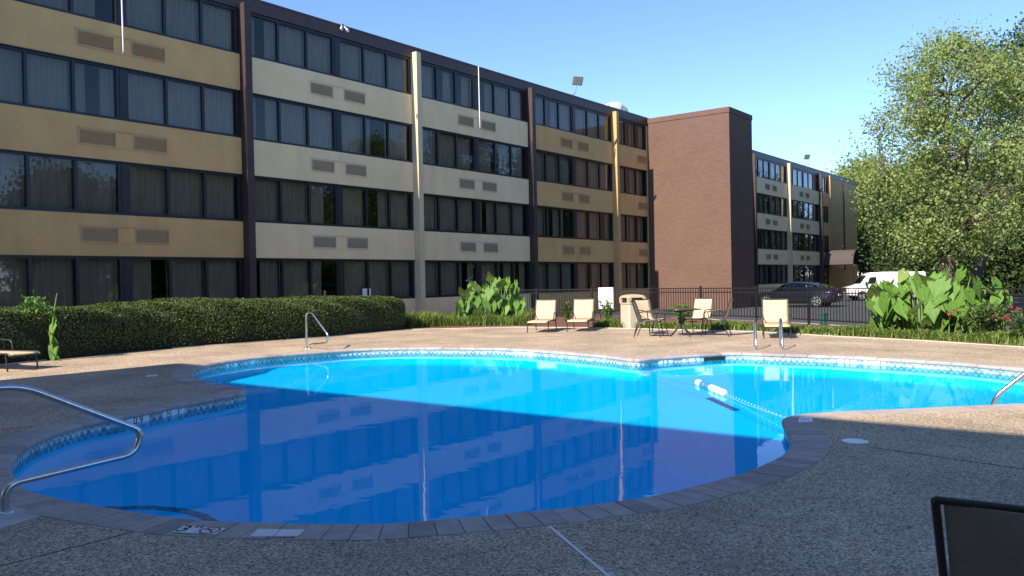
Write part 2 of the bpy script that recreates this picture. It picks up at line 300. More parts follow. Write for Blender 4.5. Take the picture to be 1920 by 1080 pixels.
mb.add([(*p, -.001) for p in deck_out] + [(*p, -.4) for p in deck_out], [(i, (i + 1) % n_, n_ + (i + 1) % n_, n_ + i) for i in range(n_)]); mb.build('deck_edge', M['pad'], deck)
# planting bed between the deck and the fence / facade
fence_line = [(-1.6, 35.6), (1.0, 33.7), (5.27, 30.9), (8.0, 27.0), (9.8, 22.4), (11.3, 17.5), (12.6, 12.6)]
fac = lambda s, o=0.: tuple(-(DIST - o) * N + s * U)
bed_poly = [(e[0] * 1.0, e[1]) for e in edge] + [(12.2, 12.5), (12.95, 12.5)] + [(p[0] + .25, p[1] + .2) for p in fence_line[::-1]] + [fac(27.5, -.1), fac(-2, -.1), (-30, 14), (-30, 6), (-13, 12.6)]
bed = link('planting_bed', fill_mesh('planting_bed', [bed_poly], .02, M['mulch']), kind='structure')
mb = MB(); n_ = len(bed_poly); mb.add([(*p, .02) for p in bed_poly] + [(*p, -.4) for p in bed_poly], [(i, (i + 1) % n_, n_ + (i + 1) % n_, n_ + i) for i in range(n_)]); mb.build('bed_edge', M['pad'], bed)
# white kerb of the parking lot behind the fence
kb = MB(); K = [(p[0] + .75, p[1] + .55) for p in fence_line[2:]]
for a, b in zip(K[:-1], K[1:]):
    a, b = Vector((*a, 0)), Vector((*b, 0)); d = (b - a).normalized(); q = Vector((-d.y, d.x, 0)) * .11
    kb.prism([a - q, b - q, b + q, a + q], -.33, -.02)
kb.build('kerb', M['kerb'], kind='structure')

# ================================================================== POOL
poolo = thing('swimming_pool', 'curving freeform swimming pool with blue water and brick coping', 'pool')
# coping bricks
segs = []; s = 0.
while s < PER - .02:
    p = at_s(s); wd = .155 if np.linalg.norm(p) < 9.2 else .42
    segs.append((s, min(s + wd, PER))); s += wd
from math import floor
def idx(s): return int(round(s / PER * NS)) % NS
def lerp_ring(a, s):
    t = s / PER * NS; i = int(floor(t)) % NS; fr = t - floor(t); return a[i] * (1 - fr) + a[(i + 1) % NS] * fr
for k, (a, b) in enumerate(segs):
    g = .004; sub = max(1, int((b - a) / .1)); ss = [a + g + (b - a - 2 * g) * i / sub for i in range(sub + 1)]
    zt = .004 + random.uniform(-.002, .003)
    rings = []
    for q in ss:
        pi, po = lerp_ring(ring, q), lerp_ring(outer, q); d = pi - po; d = d / max(np.linalg.norm(d), 1e-6); pi = pi + d * .03
        rings.append([(*po, -.1), (*po, zt), (*(pi - d * .03), zt), (*pi, zt - .025), (*pi, -.04), (*(pi - d * .05), -.1)])
    mb = MB(); mb.loft(rings, 0, True, True, False); mb.build('coping_brick', [M['coping'], M['copingb'], M['copingc']][random.choice((0, 0, 0, 1, 1, 2))], poolo)
# joint bed under the coping, wall, floor
mb = MB(); V = []
for i in range(NS): V += [(*outer[i], -.006), (*ring[i], -.006)]
mb.add(V, [(2 * i, 2 * ((i + 1) % NS), 2 * ((i + 1) % NS) + 1, 2 * i + 1) for i in range(NS)]); mb.build('mortar_bed', M['grout'], poolo)
inr = ring - nout * .0
FLOOR = -.4      # the plaster floor at the depth it appears through the water (thin-sheet water does not bend rays)
mb = MB(); zs = [-.05, -.18, FLOOR + .14, FLOOR + .05, FLOOR]; off = [0, 0, 0, .08, .3]
V = [(*(inr[i] - nout[i] * off[j]), zs[j]) for j in range(5) for i in range(NS)]
mb.add(V, [(j * NS + i, j * NS + (i + 1) % NS, (j + 1) * NS + (i + 1) % NS, (j + 1) * NS + i) for j in range(4) for i in range(NS)], 0, True); mb.build('pool_wall', M['plaster'], poolo)
link('pool_floor', fill_mesh('pool_floor', [ring], FLOOR + .02, M['plaster']), poolo)
WZ = -.125
water = link('pool_water', fill_mesh('pool_water', [ring], WZ, M['water']), poolo)
# mosaic tile band, three courses of real tiles
mb = MB(); TW = .052; nt_ = int(PER / TW)
for j in range(3):
    z1 = -.042 - j * TW; z0 = z1 - TW + .005
    for i in range(nt_):
        a, b = i * PER / nt_ + .0025, (i + 1) * PER / nt_ - .0025
        pa, pb = lerp_ring(ring, a), lerp_ring(ring, b); na, nb = lerp_ring(nout, a), lerp_ring(nout, b); e = .008 + random.uniform(0, .002)
        A, B = pa - na * e, pb - nb * e
        mi = random.choice((0, 0, 1)) if (i + j) % 2 == 0 else random.choice((2, 2, 1))
        if j == 0 and (i + j) % 2: mi = 1
        mb.add([(*A, z0), (*B, z0), (*B, z1), (*A, z1), (*pa, z0), (*pb, z0), (*pb, z1), (*pa, z1)], [(0, 1, 2, 3), (3, 2, 6, 7), (0, 3, 7, 4), (1, 5, 6, 2)], mi)
mb.build('tile_band', [M['tile_d'], M['tile_m'], M['tile_l']], poolo, kind='stuff')
# entry step with a tiled nosing, under water near the anchor rail
SZ = -.27
arc = [gr(*p, SZ) for p in [(60, 968), (120, 956), (196, 951), (285, 948.5), (346, 954), (387, 964), (415, 980)]]
arcs = []
for i in range(len(arc) - 1):
    for t in (0, .25, .5, .75): arcs.append(np.array(arc[i]) * (1 - t) + np.array(arc[i + 1]) * t)
arcs.append(np.array(arc[-1])); a0, a1 = arcs[0], arcs[-1]
back = [np.array(gr(440, 990)), np.array(gr(300, 985)), np.array(gr(150, 965)), np.array(gr(40, 935))]
mb = MB(); mb.prism([tuple(p) for p in arcs] + [tuple(p) for p in back], FLOOR, SZ); mb.build('entry_step', M['plaster'], poolo)
mb = MB(); cen = np.mean(back, axis=0)
for i in range(len(arcs) - 1):
    p, q = arcs[i], arcs[i + 1]; nseg = max(1, int(np.linalg.norm(q - p) / .055))
    for jn in range(nseg):
        A = p + (q - p) * (jn + .04) / nseg; B = p + (q - p) * (jn + .96) / nseg
        dA = (cen - A) / np.linalg.norm(cen - A); 
        for r_ in range(2): mb.prism([A + dA * (.055 * r_ + .003), B + dA * (.055 * r_ + .003), B + dA * (.055 * r_ + .052), A + dA * (.055 * r_ + .052)], SZ, SZ + .006, (jn + i + r_) % 2)
mb.build('step_tiles', [M['tile_d'], M['tile_m']], poolo, kind='stuff')
# depth markers on the tile band
def nodive(mb, r, mi_ring, mi_bar):
    k = 20
    vs = [(rr * math.cos(2 * math.pi * i / k), rr * math.sin(2 * math.pi * i / k), .0035) for rr in (r, r * .8) for i in range(k)]
    mb.add(vs, [(i, (i + 1) % k, k + (i + 1) % k, k + i) for i in range(k)], mi_ring)
    c = math.sqrt(.5); w_ = r * .1
    mb.add([(-r * .8 * c - w_ * c, r * .8 * c - w_ * c, .0037), (r * .8 * c - w_ * c, -r * .8 * c - w_ * c, .0037), (r * .8 * c + w_ * c, -r * .8 * c + w_ * c, .0037), (-r * .8 * c + w_ * c, r * .8 * c + w_ * c, .0037)], [(0, 1, 2, 3)], mi_bar)
    mb.add([(-r * .5, -.1 * r, .0035), (.1 * r, .1 * r, .0035), (.45 * r, .4 * r, .0035), (.3 * r, .5 * r, .0035), (-.1 * r, .25 * r, .0035), (-r * .5, .1 * r, .0035)], [(0, 1, 2, 3, 4, 5)], 1)
def wall_marker(px, py, txt, sym=False):
    g = np.array(gr(px, py, -.08)); k = int(np.argmin(((ring - g) ** 2).sum(1))); p, no = ring[k], nout[k]
    x = Vector((no[1], -no[0], 0)); nz = Vector((-no[0], -no[1], 0)); y = Vector((0, 0, 1)); x = y.cross(nz)
    mx = Matrix((x, y, nz)).transposed().to_4x4(); mx.translation = Vector((*(p - no * .013), -.095))
    W = .17 if not sym else .2
    mb = MB(); mb.box(-W, W, -.053, .053, -.004, .002); o = mb.build('depth_marker', M['plate'], poolo); o.matrix_world = mx
    t = link('lettering', text_mesh(txt, .125, M['black']), o, loc=(0 if not sym else .1, 0, .0035))
    if sym: mb = MB(); nodive(mb, .045, 0, 0); q = mb.build('no_diving_symbol', [M['red'], M['black']], o, loc=(-.09, 0, 0))
for a in [(240, 786, '0.9'), (315, 772, '3"', True), (438, 683, '0.9'), (472, 678, '3', True), (979, 660, '0 9'), (1012, 661, '3', True), (1233, 675, '1 5'), (1282, 672, '5', True), (1601, 673, '3 1'), (1654, 676, '3', True)]: wall_marker(*a)
# skimmer mouth
g = np.array(gr(1343, 668, -.06)); k = int(np.argmin(((ring - g) ** 2).sum(1))); mb = MB(); x = tan_[k]; no = nout[k]
P = [ring[k] + x * a - no * b for a, b in ((-.3, .0), (.3, .0), (.3, .014), (-.3, .014))]; mb.prism(P, -.13, -.05); mb.build('skimmer_mouth', M['dark'], poolo)
# depth tiles on the near coping
def quad_tile(name, px4, z, m, parent=None, h=.006, **k):
    P = [gr(*p, z) for p in px4]; mb = MB(); mb.prism(P[::-1], z - h, z); return mb.build(name, m, parent, **k), [Vector((*p, z)) for p in P]
def lerp(a, b, t): return (a[0] + (b[0] - a[0]) * t, a[1] + (b[1] - a[1]) * t)
def coping_tiles(c4, label1, label2, printed):
    a, b, c, d = c4    # front-left, back-left, back-right, front-right
    for h0, h1, lab, what in ((0, .485, label1, '3'), (.515, 1, label2, 'sym')):
        o, P = quad_tile('depth_tile', [lerp(a, d, h0), lerp(b, c, h0), lerp(b, c, h1), lerp(a, d, h1)], .013, M['plate'], None)
        o['label'] = lab; o['category'] = 'tile'
        if printed:
            cen = sum(P, Vector()) / 4; x = (P[3] - P[0]).normalized(); ang = math.atan2(x.y, x.x)
            if what == '3': q = link('lettering', text_mesh('3"', .17, M['black']), o, loc=cen + Vector((0, 0, .0005)), rz=ang)
            else: mb = MB(); nodive(mb, .065, 0, 0); q = mb.build('no_diving_symbol', [M['red'], M['black']], o, loc=cen - Vector((0, 0, .002)), rz=ang)
coping_tiles([(324, 997), (345, 985), (422, 990), (403, 1001)], 'white tile with black 3 set in the brick coping', 'white tile with crossed-out diver symbol set in the brick coping', True)
coping_tiles([(468, 1005), (484, 991.5), (571, 992.5), (557, 1004.5)], 'blank white tile in the coping beside the diver-symbol tile', 'blank white tile with a chipped corner in the coping', False)
o, P = quad_tile('depth_tile', [(1497, 791), (1499, 782), (1522, 782), (1524, 790)], .013, M['plate']); o['label'] = 'worn white tile on the coping point by the float line'; o['category'] = 'tile'
mb = MB()
for i in range(3): mb.add([tuple(lerp(lerp(P[0], P[3], .12 + .02 * i), lerp(P[1], P[2], .12), .25 + .22 * i)) + (.0142,), tuple(lerp(lerp(P[0], P[3], .85 - .1 * i), lerp(P[1], P[2], .85), .25 + .22 * i)) + (.0142,), tuple(lerp(lerp(P[0], P[3], .85 - .1 * i), lerp(P[1], P[2], .85), .33 + .22 * i)) + (.0142,), tuple(lerp(lerp(P[0], P[3], .12), lerp(P[1], P[2], .12), .33 + .22 * i)) + (.0142,)], [(0, 1, 2, 3)])
mb.build('faded_print', M['lampgrey'], o)
def disc(name, c, r, m, label, cat, z=.006):
    mb = MB(); k = 28; mb.loft([[(rr * math.cos(2 * math.pi * i / k), rr * math.sin(2 * math.pi * i / k), zz) for i in range(k)] for rr, zz in ((r, 0), (r, z), (r * .93, z + .003), (r * .9, z))], 0); o = mb.build(name, m, None, loc=(*c, 0.001), label=label, cat=cat); return o
lid = disc('skimmer_lid', gr(1603, 828), .115, M['plate'], 'round white skimmer lid in shaded deck near the coping point', 'lid')
lid2 = disc('skimmer_lid', gr(285, 705), .1, M['plate'], 'small round white lid in shaded deck beside the pool peninsula', 'lid')
# deck joints
def strip(name, a, b, wd, m, z=.004, **k):
    a, b = Vector((*a, 0)), Vector((*b, 0)); d = (b - a).normalized(); q = Vector((-d.y, d.x, 0)) * wd / 2
    mb = MB(); mb.prism([a - q, b - q, b + q, a + q], -.01, z); return mb.build(name, m, deck, **k)
j0, j1 = gr(1030, 987), gr(1140, 1080); dj = (np.array(j1) - j0); strip('white_joint', np.array(j0), np.array(j0) + dj * 4, .016, M['white'])
for a, b in [((0, 806), (60, 800)), ((0, 713), (270, 690)), ((790, 640), (1060, 630)), ((1060, 630), (1180, 626)), ((1540, 650), (1920, 668)), ((0, 1062), (300, 985)), ((1640, 840), (1920, 880))]: strip('expansion_joint', gr(*a), gr(*b), .008, M['soil'], .003)

# ================================================================== RAILS
def bend(pts, r=.09, k=5):
    out = [Vector(pts[0])]
    for i in range(1, len(pts) - 1):
        p = Vector(pts[i]); a = (Vector(pts[i - 1]) - p); b = (Vector(pts[i + 1]) - p); ra = min(r, a.length * .48, b.length * .48); a = p + a.normalized() * ra; b = p + b.normalized() * ra
        for j in range(k + 1): t = j / k; out.append(a * (1 - t) ** 2 + p * 2 * t * (1 - t) + b * t * t)
    return out + [Vector(pts[-1])]
def rail(name, label, prof, base, dirv, anchors, r=.024):
    d = Vector((*dirv, 0)).normalized(); t = thing(name, label, 'handrail', (*base, 0)); mb = MB()
    mb.tube(bend([(d.x * a, d.y * a, z) for a, z in prof], .12, 6), r, 12); mb.build('tube', M['steel'], t)
    for a in anchors:
        mb = MB(); k = 16; mb.loft([[(d.x * a + rr * math.cos(2 * math.pi * i / k), d.y * a + rr * math.sin(2 * math.pi * i / k), z) for i in range(k)] for rr, z in ((.055, 0), (.055, .008), (.035, .018), (.026, .02))]); mb.build('anchor_collar', M['steel'], t)
    return t
fig4 = [(0, -.02), (0, .86), (.3, .86), (1.05, .36), (.92, .17), (.42, .13), (.42, -.02)]
b2 = np.array(gr(10, 962)); tip = np.array(dp(252, 828, 6.15)[:2]); dr = tip - b2; dr /= np.linalg.norm(dr)
rail('handrail', 'steel figure-four handrail standing on a pale concrete pad', [(-.5, -.02), (-.5, .86), (.12, .845), (.92, .42), (.86, .26), (.0, .19), (.0, -.02)], b2, dr, (-.5, 0), .025)
mb = MB(); P = [gr(*p) for p in [(-60, 1010), (-70, 962), (30, 952), (82, 966)]]; mb.prism(P[::-1], -.02, .004); mb.build('anchor_pad', M['pad'], deck)
bf = np.array(gr(575, 653)); rail('handrail', 'steel figure-four handrail on the sunny deck before the hedge', [(0, -.02), (0, .84), (.22, .86), (.92, .34), (.86, .16), (.2, .1), (.13, .06), (.13, -.02)], bf, (.62, -.6), (0, .13))
bl = np.array(gr(1415, 651)); br = np.array(gr(1463, 651)); lad = thing('pool_ladder', 'steel pool ladder with two arched rails on the sunny far coping', 'ladder', (*bl, 0))
for q in (bl, br):
    mb = MB(); o = Vector((*(q - bl), 0)); dv = Vector((-.24, -1, 0)).normalized(); mb.tube(bend([o + Vector((0, 0, -.02)), o + Vector((0, 0, .58)), o + dv * .3 + Vector((0, 0, .62)), o + dv * .62 + Vector((0, 0, .1)), o + dv * .62 + Vector((0, 0, -1.0))], .16, 6), .022, 10); mb.build('rail', M['steel'], lad)
for z in (-.35, -.65): mb = MB(); dv = Vector((-.24, -1, 0)).normalized(); a = dv * .6; b = Vector((*(br - bl), 0)) + dv * .6; mb.tube([a + Vector((0, 0, z)), b + Vector((0, 0, z))], .03, 8); mb.build('tread', M['white'], lad)
b3 = np.array(gr(1873, 762)); rail('handrail', 'steel rail rising from the pool over the sunlit coping', [(0, -.7), (0, .07), (.62, .62), (1.0, .66), (1.0, -.02)], b3 + np.array([0, .12]), (1, -.28), (1.0,))

# float line
A = Vector((*gr(1196, 680, WZ), WZ - .16)); B = Vector((*gr(1332, 731, WZ), WZ + .02)); C = Vector((*gr(1483, 786, -.05), -.06))
fl = thing('float_line', 'white rope float line with blue and white floats', 'float line', tuple(B)); mb = MB(); mb.tube([A - B, (A - B) * .5 - Vector((0, 0, .025)), Vector((0, 0, 0)), (C - B) * .5 - Vector((0, 0, .025)), C - B], .0035, 6); mb.build('rope', M['rope'], fl)
F0 = Vector((*gr(1311, 722, WZ), WZ + .03)) - B; F1 = Vector((*gr(1355, 740, WZ), WZ + .03)) - B; dv = (F1 - F0).normalized(); a = dv.orthogonal().normalized(); b = dv.cross(a)
for i in range(6):
    c = F0 + (F1 - F0) * i / 5; hl = (F1 - F0).length / 5 * .45; rr = .052; mb = MB()
    mb.loft([[c + dv * hl * x + (a * math.cos(2 * math.pi * k / 14) + b * math.sin(2 * math.pi * k / 14)) * rr * y for k in range(14)] for x, y in ((-1, .3), (-.95, .75), (-.6, 1), (.6, 1), (.95, .75), (1, .3))]); mb.build('float', M['blue'] if i in (1, 2) else M['white'], fl)
nb = 20; mb = MB(); mb.loft([[(rr * math.cos(2 * math.pi * k / 8), rr * math.sin(2 * math.pi * k / 8), z) for k in range(8)] for rr, z in ((.003, -.01), (.009, -.005), (.009, .005), (.003, .01))]); bead = mb.mesh('bead', M['rope'])
for i in range(nb): link('bead', bead, fl, loc=tuple((F1 * 1.1).lerp(C - B, (i + .5) / nb)))

# ================================================================== HOTEL
bo = (-DIST * N[0], -DIST * N[1], 0.); brz = math.atan2(U[1], U[0])
hotel = thing('hotel_building', 'four-storey hotel with tan and cream bands, dark window strips and brick stair tower', 'building', bo, brz)
SILL = [.87 + 2.75 * i for i in range(4)]; HS = 1.19; WT = 2.75 - HS; ROOF = 11.1
# bays: s0, s1, stucco, vent frame, number of panes, vents
BAYS = [(.55, 7.95, 'tan', 'ventt', 6), (8.25, 16.08, 'tan', 'ventt', 6), (16.38, 24.09, 'cream', 'ventc', 6), (24.39, 31.98, 'cream', 'ventc', 6), (32.28, 39.92, 'tan', 'ventt', 6), (40.22, 43.93, 'tan', 'ventt', 3), (60.7, 68.13, 'cream', 'ventc', 6), (68.43, 76.5, 'cream', 'ventc', 6)]
COLS = [(7.97, 8.23, 'brown'), (16.1, 16.36, 'brown'), (24.11, 24.37, 'creamcol'), (32.0, 32.26, 'brown'), (39.94, 40.2, 'yellow'), (60.42, 60.68, 'brown'), (68.15, 68.41, 'creamcol'), (76.52, 76.8, 'brown'), (79.5, 79.75, 'yellow')]
def curtain_mesh(wd, ht, seed):
    r = random.Random(seed); k = max(8, int(wd / .035)); vs = []; ph = r.uniform(0, 6)
    for j, z in enumerate((0, ht)):
        for i in range(k + 1): x = wd * i / k; vs.append((x, .035 * math.sin(x * 42 + ph + 1.5 * math.sin(x * 5 + ph)) + .01 * r.uniform(-1, 1), z))
    mb = MB(); mb.add(vs, [(i, i + 1, k + 2 + i, k + 1 + i) for i in range(k)], 0, True); return mb.mesh('curtain', M['curtain'])
cache = {}
def curt(wd, ht, var):
    key = (round(wd, 2), round(ht, 2), var)
    if key not in cache: cache[key] = curtain_mesh(wd, ht, hash(key) % 999)
    return cache[key]
panecache = {}
def window_band(s0, s1, z0, z1, npn, seed):
    rr = random.Random(seed); wn = link('window', None, hotel, loc=(s0, 0, z0)); Wd = s1 - s0; Hh = z1 - z0
    fr = MB(); e = .002
    fr.box(e, Wd - e, .05, .15, e, .085); fr.box(e, Wd - e, .05, .15, Hh - .085, Hh - e); fr.box(e, .1, .048, .152, .085, Hh - .085); fr.box(Wd - .13, Wd - e, .048, .152, .085, Hh - .085)
    x = .1; mid = npn // 2; cw = .36 if npn == 6 else .08; mw = .085
    pw = (Wd - .23 - cw * (npn == 6) - mw * (npn - 1 - (npn == 6))) / npn
    for i in range(npn):
        key = (round(pw, 3), round(Hh, 3))
        if key not in panecache: pb = MB(); pb.box(0, pw, -.003, .003, 0, Hh - .17); panecache[key] = pb.mesh('pane', M['glass'])
        link('pane', panecache[key], wn, loc=(x, .1, .085))
        ch = rr.random(); ht = Hh - .12
        if ch < .78: link('curtain', curt(pw + .06, ht, rr.randrange(4)), wn, loc=(x - .03, .3, .05))
        elif ch < .92:
            fr_ = rr.uniform(.35, .7); left = rr.random() < .5; link('curtain', curt(round(pw * fr_, 1), ht, rr.randrange(3)), wn, loc=(x if left else x + pw - round(pw * fr_, 1), .3, .05))
        else:
            for lf in (True, False): link('curtain', curt(.4, ht, rr.randrange(3)), wn, loc=(x - .03 if lf else x + pw - .37, .3, .05))
        x += pw
        if i < npn - 1:
            m_ = cw if (npn == 6 and i == 2) else mw; fr.box(x, x + m_, .046, .154, .085, Hh - .085)
            if m_ > .2: fr.box(x + .1, x + m_ - .1, .03, .046, .085, Hh - .085)
            x += m_
    fr.build('frame', M['frame'], wn)
    return wn
def vent(s, z, fm):
    v = link('vent_grille', None, hotel, loc=(s, 0, z)); W_, H_ = 1.07, .46
    mb = MB(); mb.box(0, W_, -.035, .01, 0, .035); mb.box(0, W_, -.035, .01, H_ - .035, H_); mb.box(0, .035, -.033, .01, .035, H_ - .035); mb.box(W_ - .035, W_, -.033, .01, .035, H_ - .035); mb.build('grille_frame', M[fm], v)
    mb = MB(); mb.box(.035, W_ - .035, .004, .01, .035, H_ - .035); mb.build('backing', M['dark'], v)
    mb = MB(); k = 11
    for i in range(k): zc = .05 + (H_ - .1) * (i + .5) / k; mb.add([(.035, -.028, zc - .012), (W_ - .035, -.028, zc - .012), (W_ - .035, .003, zc + .016), (.035, .003, zc + .016)], [(0, 1, 2, 3)])
    mb.build('louvers', M[fm] if fm == 'ventt' else M['vent'], v)
for bi, (s0, s1, st, vf, npn) in enumerate(BAYS):
    for fl_ in range(4):
        z0 = SILL[fl_]; top = z0 + WT
        if fl_ == 3: top = 10.62
        window_band(s0, s1, z0, top, npn, bi * 10 + fl_)
        mb = MB(); lo = (-.4 if fl_ == 0 else z0 - HS); mb.box(s0, s1, 0, .2, lo, z0); mb.build('spandrel_panel', M[st], hotel)
        if fl_ > 0:
            mb = MB(); mb.box(s0, s1, -.012, .2, z0 - HS - .03, z0 - HS - .002); mb.build('drip_edge', M['frame'], hotel)
            zc = z0 - .82; c = (s0 + s1) / 2
            if npn == 6:
                vent(c - 1.32, zc, vf); vent(c + .24, zc, vf); mb = MB(); mb.box(c - .248, c + .238, -.012, .0, zc - .01, zc + .46); mb.build('vent_infill', M[st], hotel); mb = MB(); mb.box(c - 1.37, c + 1.34, -.045, .0, zc + .462, zc + .48); mb.build('vent_drip_cap', M[vf], hotel)
            else: vent(42.75, zc, vf)
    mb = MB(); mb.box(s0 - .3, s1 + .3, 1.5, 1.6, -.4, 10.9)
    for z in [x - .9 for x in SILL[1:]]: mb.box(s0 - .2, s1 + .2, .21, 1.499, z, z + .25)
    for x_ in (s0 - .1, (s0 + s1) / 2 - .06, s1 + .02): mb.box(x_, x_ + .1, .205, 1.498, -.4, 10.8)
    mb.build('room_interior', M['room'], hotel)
for s0, s1, cm in COLS:
    mb = MB(); mb.box(s0, s1, -.28 if s0 != 79.5 else -.15, .2, -.4, 10.78 if cm == 'brown' else 10.84); mb.build('column', M[cm], hotel)
mb = MB(); mb.box(-6, 89.0, -.015, .4, 10.63, 11.02); mb.box(-6.02, 89.03, -.03, .42, 11.02, 11.1); mb.box(-6, 88.98, -.01, .2, 10.622, 10.629); mb.build('roof_fascia', M['fascia'], hotel)
mb = MB(); mb.box(-6, 88.9, .42, 14, 10.9, 11.0); mb.build('roof', M['asphalt'], hotel)
mb = MB(); mb.box(-6, 88.9, 1.7, 14, -.4, 10.85); mb.build('rear_block', M['tan'], hotel)
mb = MB(); mb.box(-6, .5, 0, .2, -.4, 10.62); mb.build('plain_wall', M['tan'], hotel)
mb = MB(); mb.box(43.95, 60.38, .0, .2, -.4, 10.62); mb.build('plain_wall', M['tan'], hotel)
# far end wall with stair windows
for a, b, z0, z1 in [(76.82, 77.75, -.4, 10.62), (79.45, 79.5, 2.6, 10.62), (79.76, 88.9, -.4, 10.62)]: mb = MB(); mb.box(a, b, 0, .2, z0, z1); mb.build('plain_wall', M['tan'], hotel)
mb = MB(); mb.box(88.7, 88.9, .2, 1.7, -.4, 10.62); mb.build('end_wall', M['tan'], hotel)
for fl_ in range(1, 4): window_band(77.76, 79.44, SILL[fl_], SILL[fl_] + WT if fl_ < 3 else 10.62, 2, 90 + fl_)
for z0, z1 in [(2.6, SILL[1]), (SILL[1] + WT, SILL[2]), (SILL[2] + WT, SILL[3])]: mb = MB(); mb.box(77.75, 79.45, .002, .2, z0, z1); mb.build('plain_wall', M['tan'], hotel)
mb = MB(); mb.box(77.75, 79.5, .08, .14, -.4, 2.58); d_o = mb.build('entrance_door', M['frame'], hotel); mb = MB(); mb.box(78.0, 79.2, .06, .079, .1, 2.3); mb.build('door_glass', M['cglass'], d_o)
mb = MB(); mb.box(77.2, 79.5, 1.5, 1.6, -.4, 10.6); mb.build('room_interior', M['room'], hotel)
mb = MB(); mb.tube([(84.1, -.08, 10.6), (84.1, -.08, 2.0)], .06, 8); mb.build('downpipe', M['fascia'], hotel)
# awning
aw = link('awning', None, hotel, loc=(77.6, 0, 2.45)); mb = MB(); k = 12
arcp = [(2.9 + 0 * i, 0, 0) for i in range(1)]
prof = [(1.45 - 1.45 * math.cos(math.pi * i / k), 1.35 * math.sin(math.pi * i / k)) for i in range(k + 1)]
mb.loft([[(x, -.02, z) for x, z in prof], [(x, -2.6, z) for x, z in prof]], 0, False, False); mb.build('awning_canopy', M['taupe'], aw)
mb = MB(); mb.add([(x, -2.605, z) for x, z in prof], [tuple(range(k + 1))]); fo = mb.build('awning_front', M['navy'], aw); mb = MB(); mb.box(1.25, 1.65, -2.612, -2.607, .35, .75); mb.build('emblem', M['taupe'], fo)
mb = MB(); mb.tube([(.1, -2.55, 0), (.1, -2.55, -2.75)], .05, 8); mb.tube([(2.8, -2.55, 0), (2.8, -2.55, -2.75)], .05, 8); mb.build('awning_post', M['frame'], aw)
mb = MB(); mb.loft([[(82.6 + r_ * math.cos(a_ * math.pi / 4), -.1 - y_, 2.25 + r_ * math.sin(a_ * math.pi / 4)) for a_ in range(8)] for r_, y_ in ((.05, -.1), (.08, .1), (.16, .3), (.02, .31))]); mb.build('wall_lamp', M['white'], hotel)
# brick stair tower
tw = link('stair_tower', None, hotel, loc=(43.97, 0, 0), label='brown brick stair tower standing out from the facade')
def uvbox(name, x0, x1, y0, y1, z0, z1, m, parent):
    mb = MB(); mb.box(x0, x1, y0, y1, z0, z1); me = mb.mesh(name, m); uv = me.uv_layers.new()
    for p in me.polygons:
        nrm = p.normal
        for li in p.loop_indices:
            v = me.vertices[me.loops[li].vertex_index].co; uv.data[li].uv = (v.y if abs(nrm.x) > .5 else v.x, v.z) if abs(nrm.z) < .5 else (v.x, v.y)
    return link(name, me, parent)
uvbox('brick_wall', 0, 3.36, -5.15, -.1, -.45, 10.72, M['brick'], tw); uvbox('brick_wall', .16, 3.3, -.1, .3, -.45, 10.7, M['brick'], tw)
uvbox('parapet', -.03, 3.39, -5.18, -.07, 10.72, 11.02, M['brick'], tw)
# roof things
def on_roof(s, off, z): p = np.array([bo[0], bo[1]]) + s * U + off * N; return (p[0], p[1], z)
def floodlight(s, label, z=11.1):
    t = thing('floodlight', label, 'floodlight', on_roof(s, -.05, z), brz, 'floodlights along the roof edge')
    mb = MB(); mb.tube(bend([(0, 0, -.03), (.28, -.1, .12), (.32, -.12, .5)], .15), .025, 8); mb.build('arm', M['lampgrey'], t)
    Mx = Matrix.Translation((.4, -.16, .78)) @ Matrix.Rotation(R(-30), 4, 'Z') @ Matrix.Rotation(R(28), 4, 'X'); mb = MB(); mb.box(-.28, .28, -.05, .05, -.22, .22, 0, Mx); h_ = mb.build('head', M['lampgrey'], t)
    for i in range(3): mb = MB(); mb.box(-.24 + i * .165, -.1 + i * .165, -.06, -.051, -.18, .18, 0, Mx); mb.build('led_panel', M['lens'], h_)
floodlight(35.9, 'square floodlight on a bent arm above the tan bay'); floodlight(72.6, 'small floodlight on the roof of the far wing')
t = thing('spotlight_pair', 'pair of small spotlights under the roof edge above the cream bay', 'spotlight', on_roof(20.4, .09, 10.93), brz)
for sg_ in (-1, 1): mb = MB(); mb.loft([[(sg_ * (.05 + .1 * q) + r_ * math.cos(a_ * math.pi / 5), -.05 - .1 * q + 0 * a_, -.16 * q + r_ * math.sin(a_ * math.pi / 5) + .1) for a_ in range(10)] for r_, q in ((.02, 0), (.03, .5), (.075, 1.0), (.015, 1.01))]); mb.build('spot_head', M['white'], t)
mb = MB(); mb.box(-.06, .06, -.06, 0, .04, .16); mb.build('mount', M['lampgrey'], t)
def conduit(s, z1, label): t = MB(); t.tube([(0, 0, z1), (0.02, 0, 8.36), (0, .03, 8.3)], .022, 8); t.build('conduit', M['white'], None, loc=on_roof(s, .13, 0), rz=brz, label=label, cat='conduit')
conduit(12.1, 11.05, 'thin white conduit hanging down the tan bay between two vents'); conduit(28.2, 11.05, 'thin white conduit hanging down the cream bay between two vents')
t = thing('satellite_dish', 'white ribbed satellite dish on the roof beside the brick tower', 'satellite dish', on_roof(47.3, -4.2, 10.95), brz); k = 24
mb = MB(); Mx = Matrix.Translation((0, 0, .8)) @ Matrix.Rotation(R(-50), 4, 'X') @ Matrix.Rotation(R(25), 4, 'Y'); rings = [[Mx @ Vector((r_ * math.cos(2 * math.pi * i / k), r_ * math.sin(2 * math.pi * i / k), .28 * r_ * r_)) for i in range(k)] for r_ in (.05, .5, .9, 1.3, 1.32, .9, .5)]; mb.loft(rings); mb.build('dish', M['white'], t)
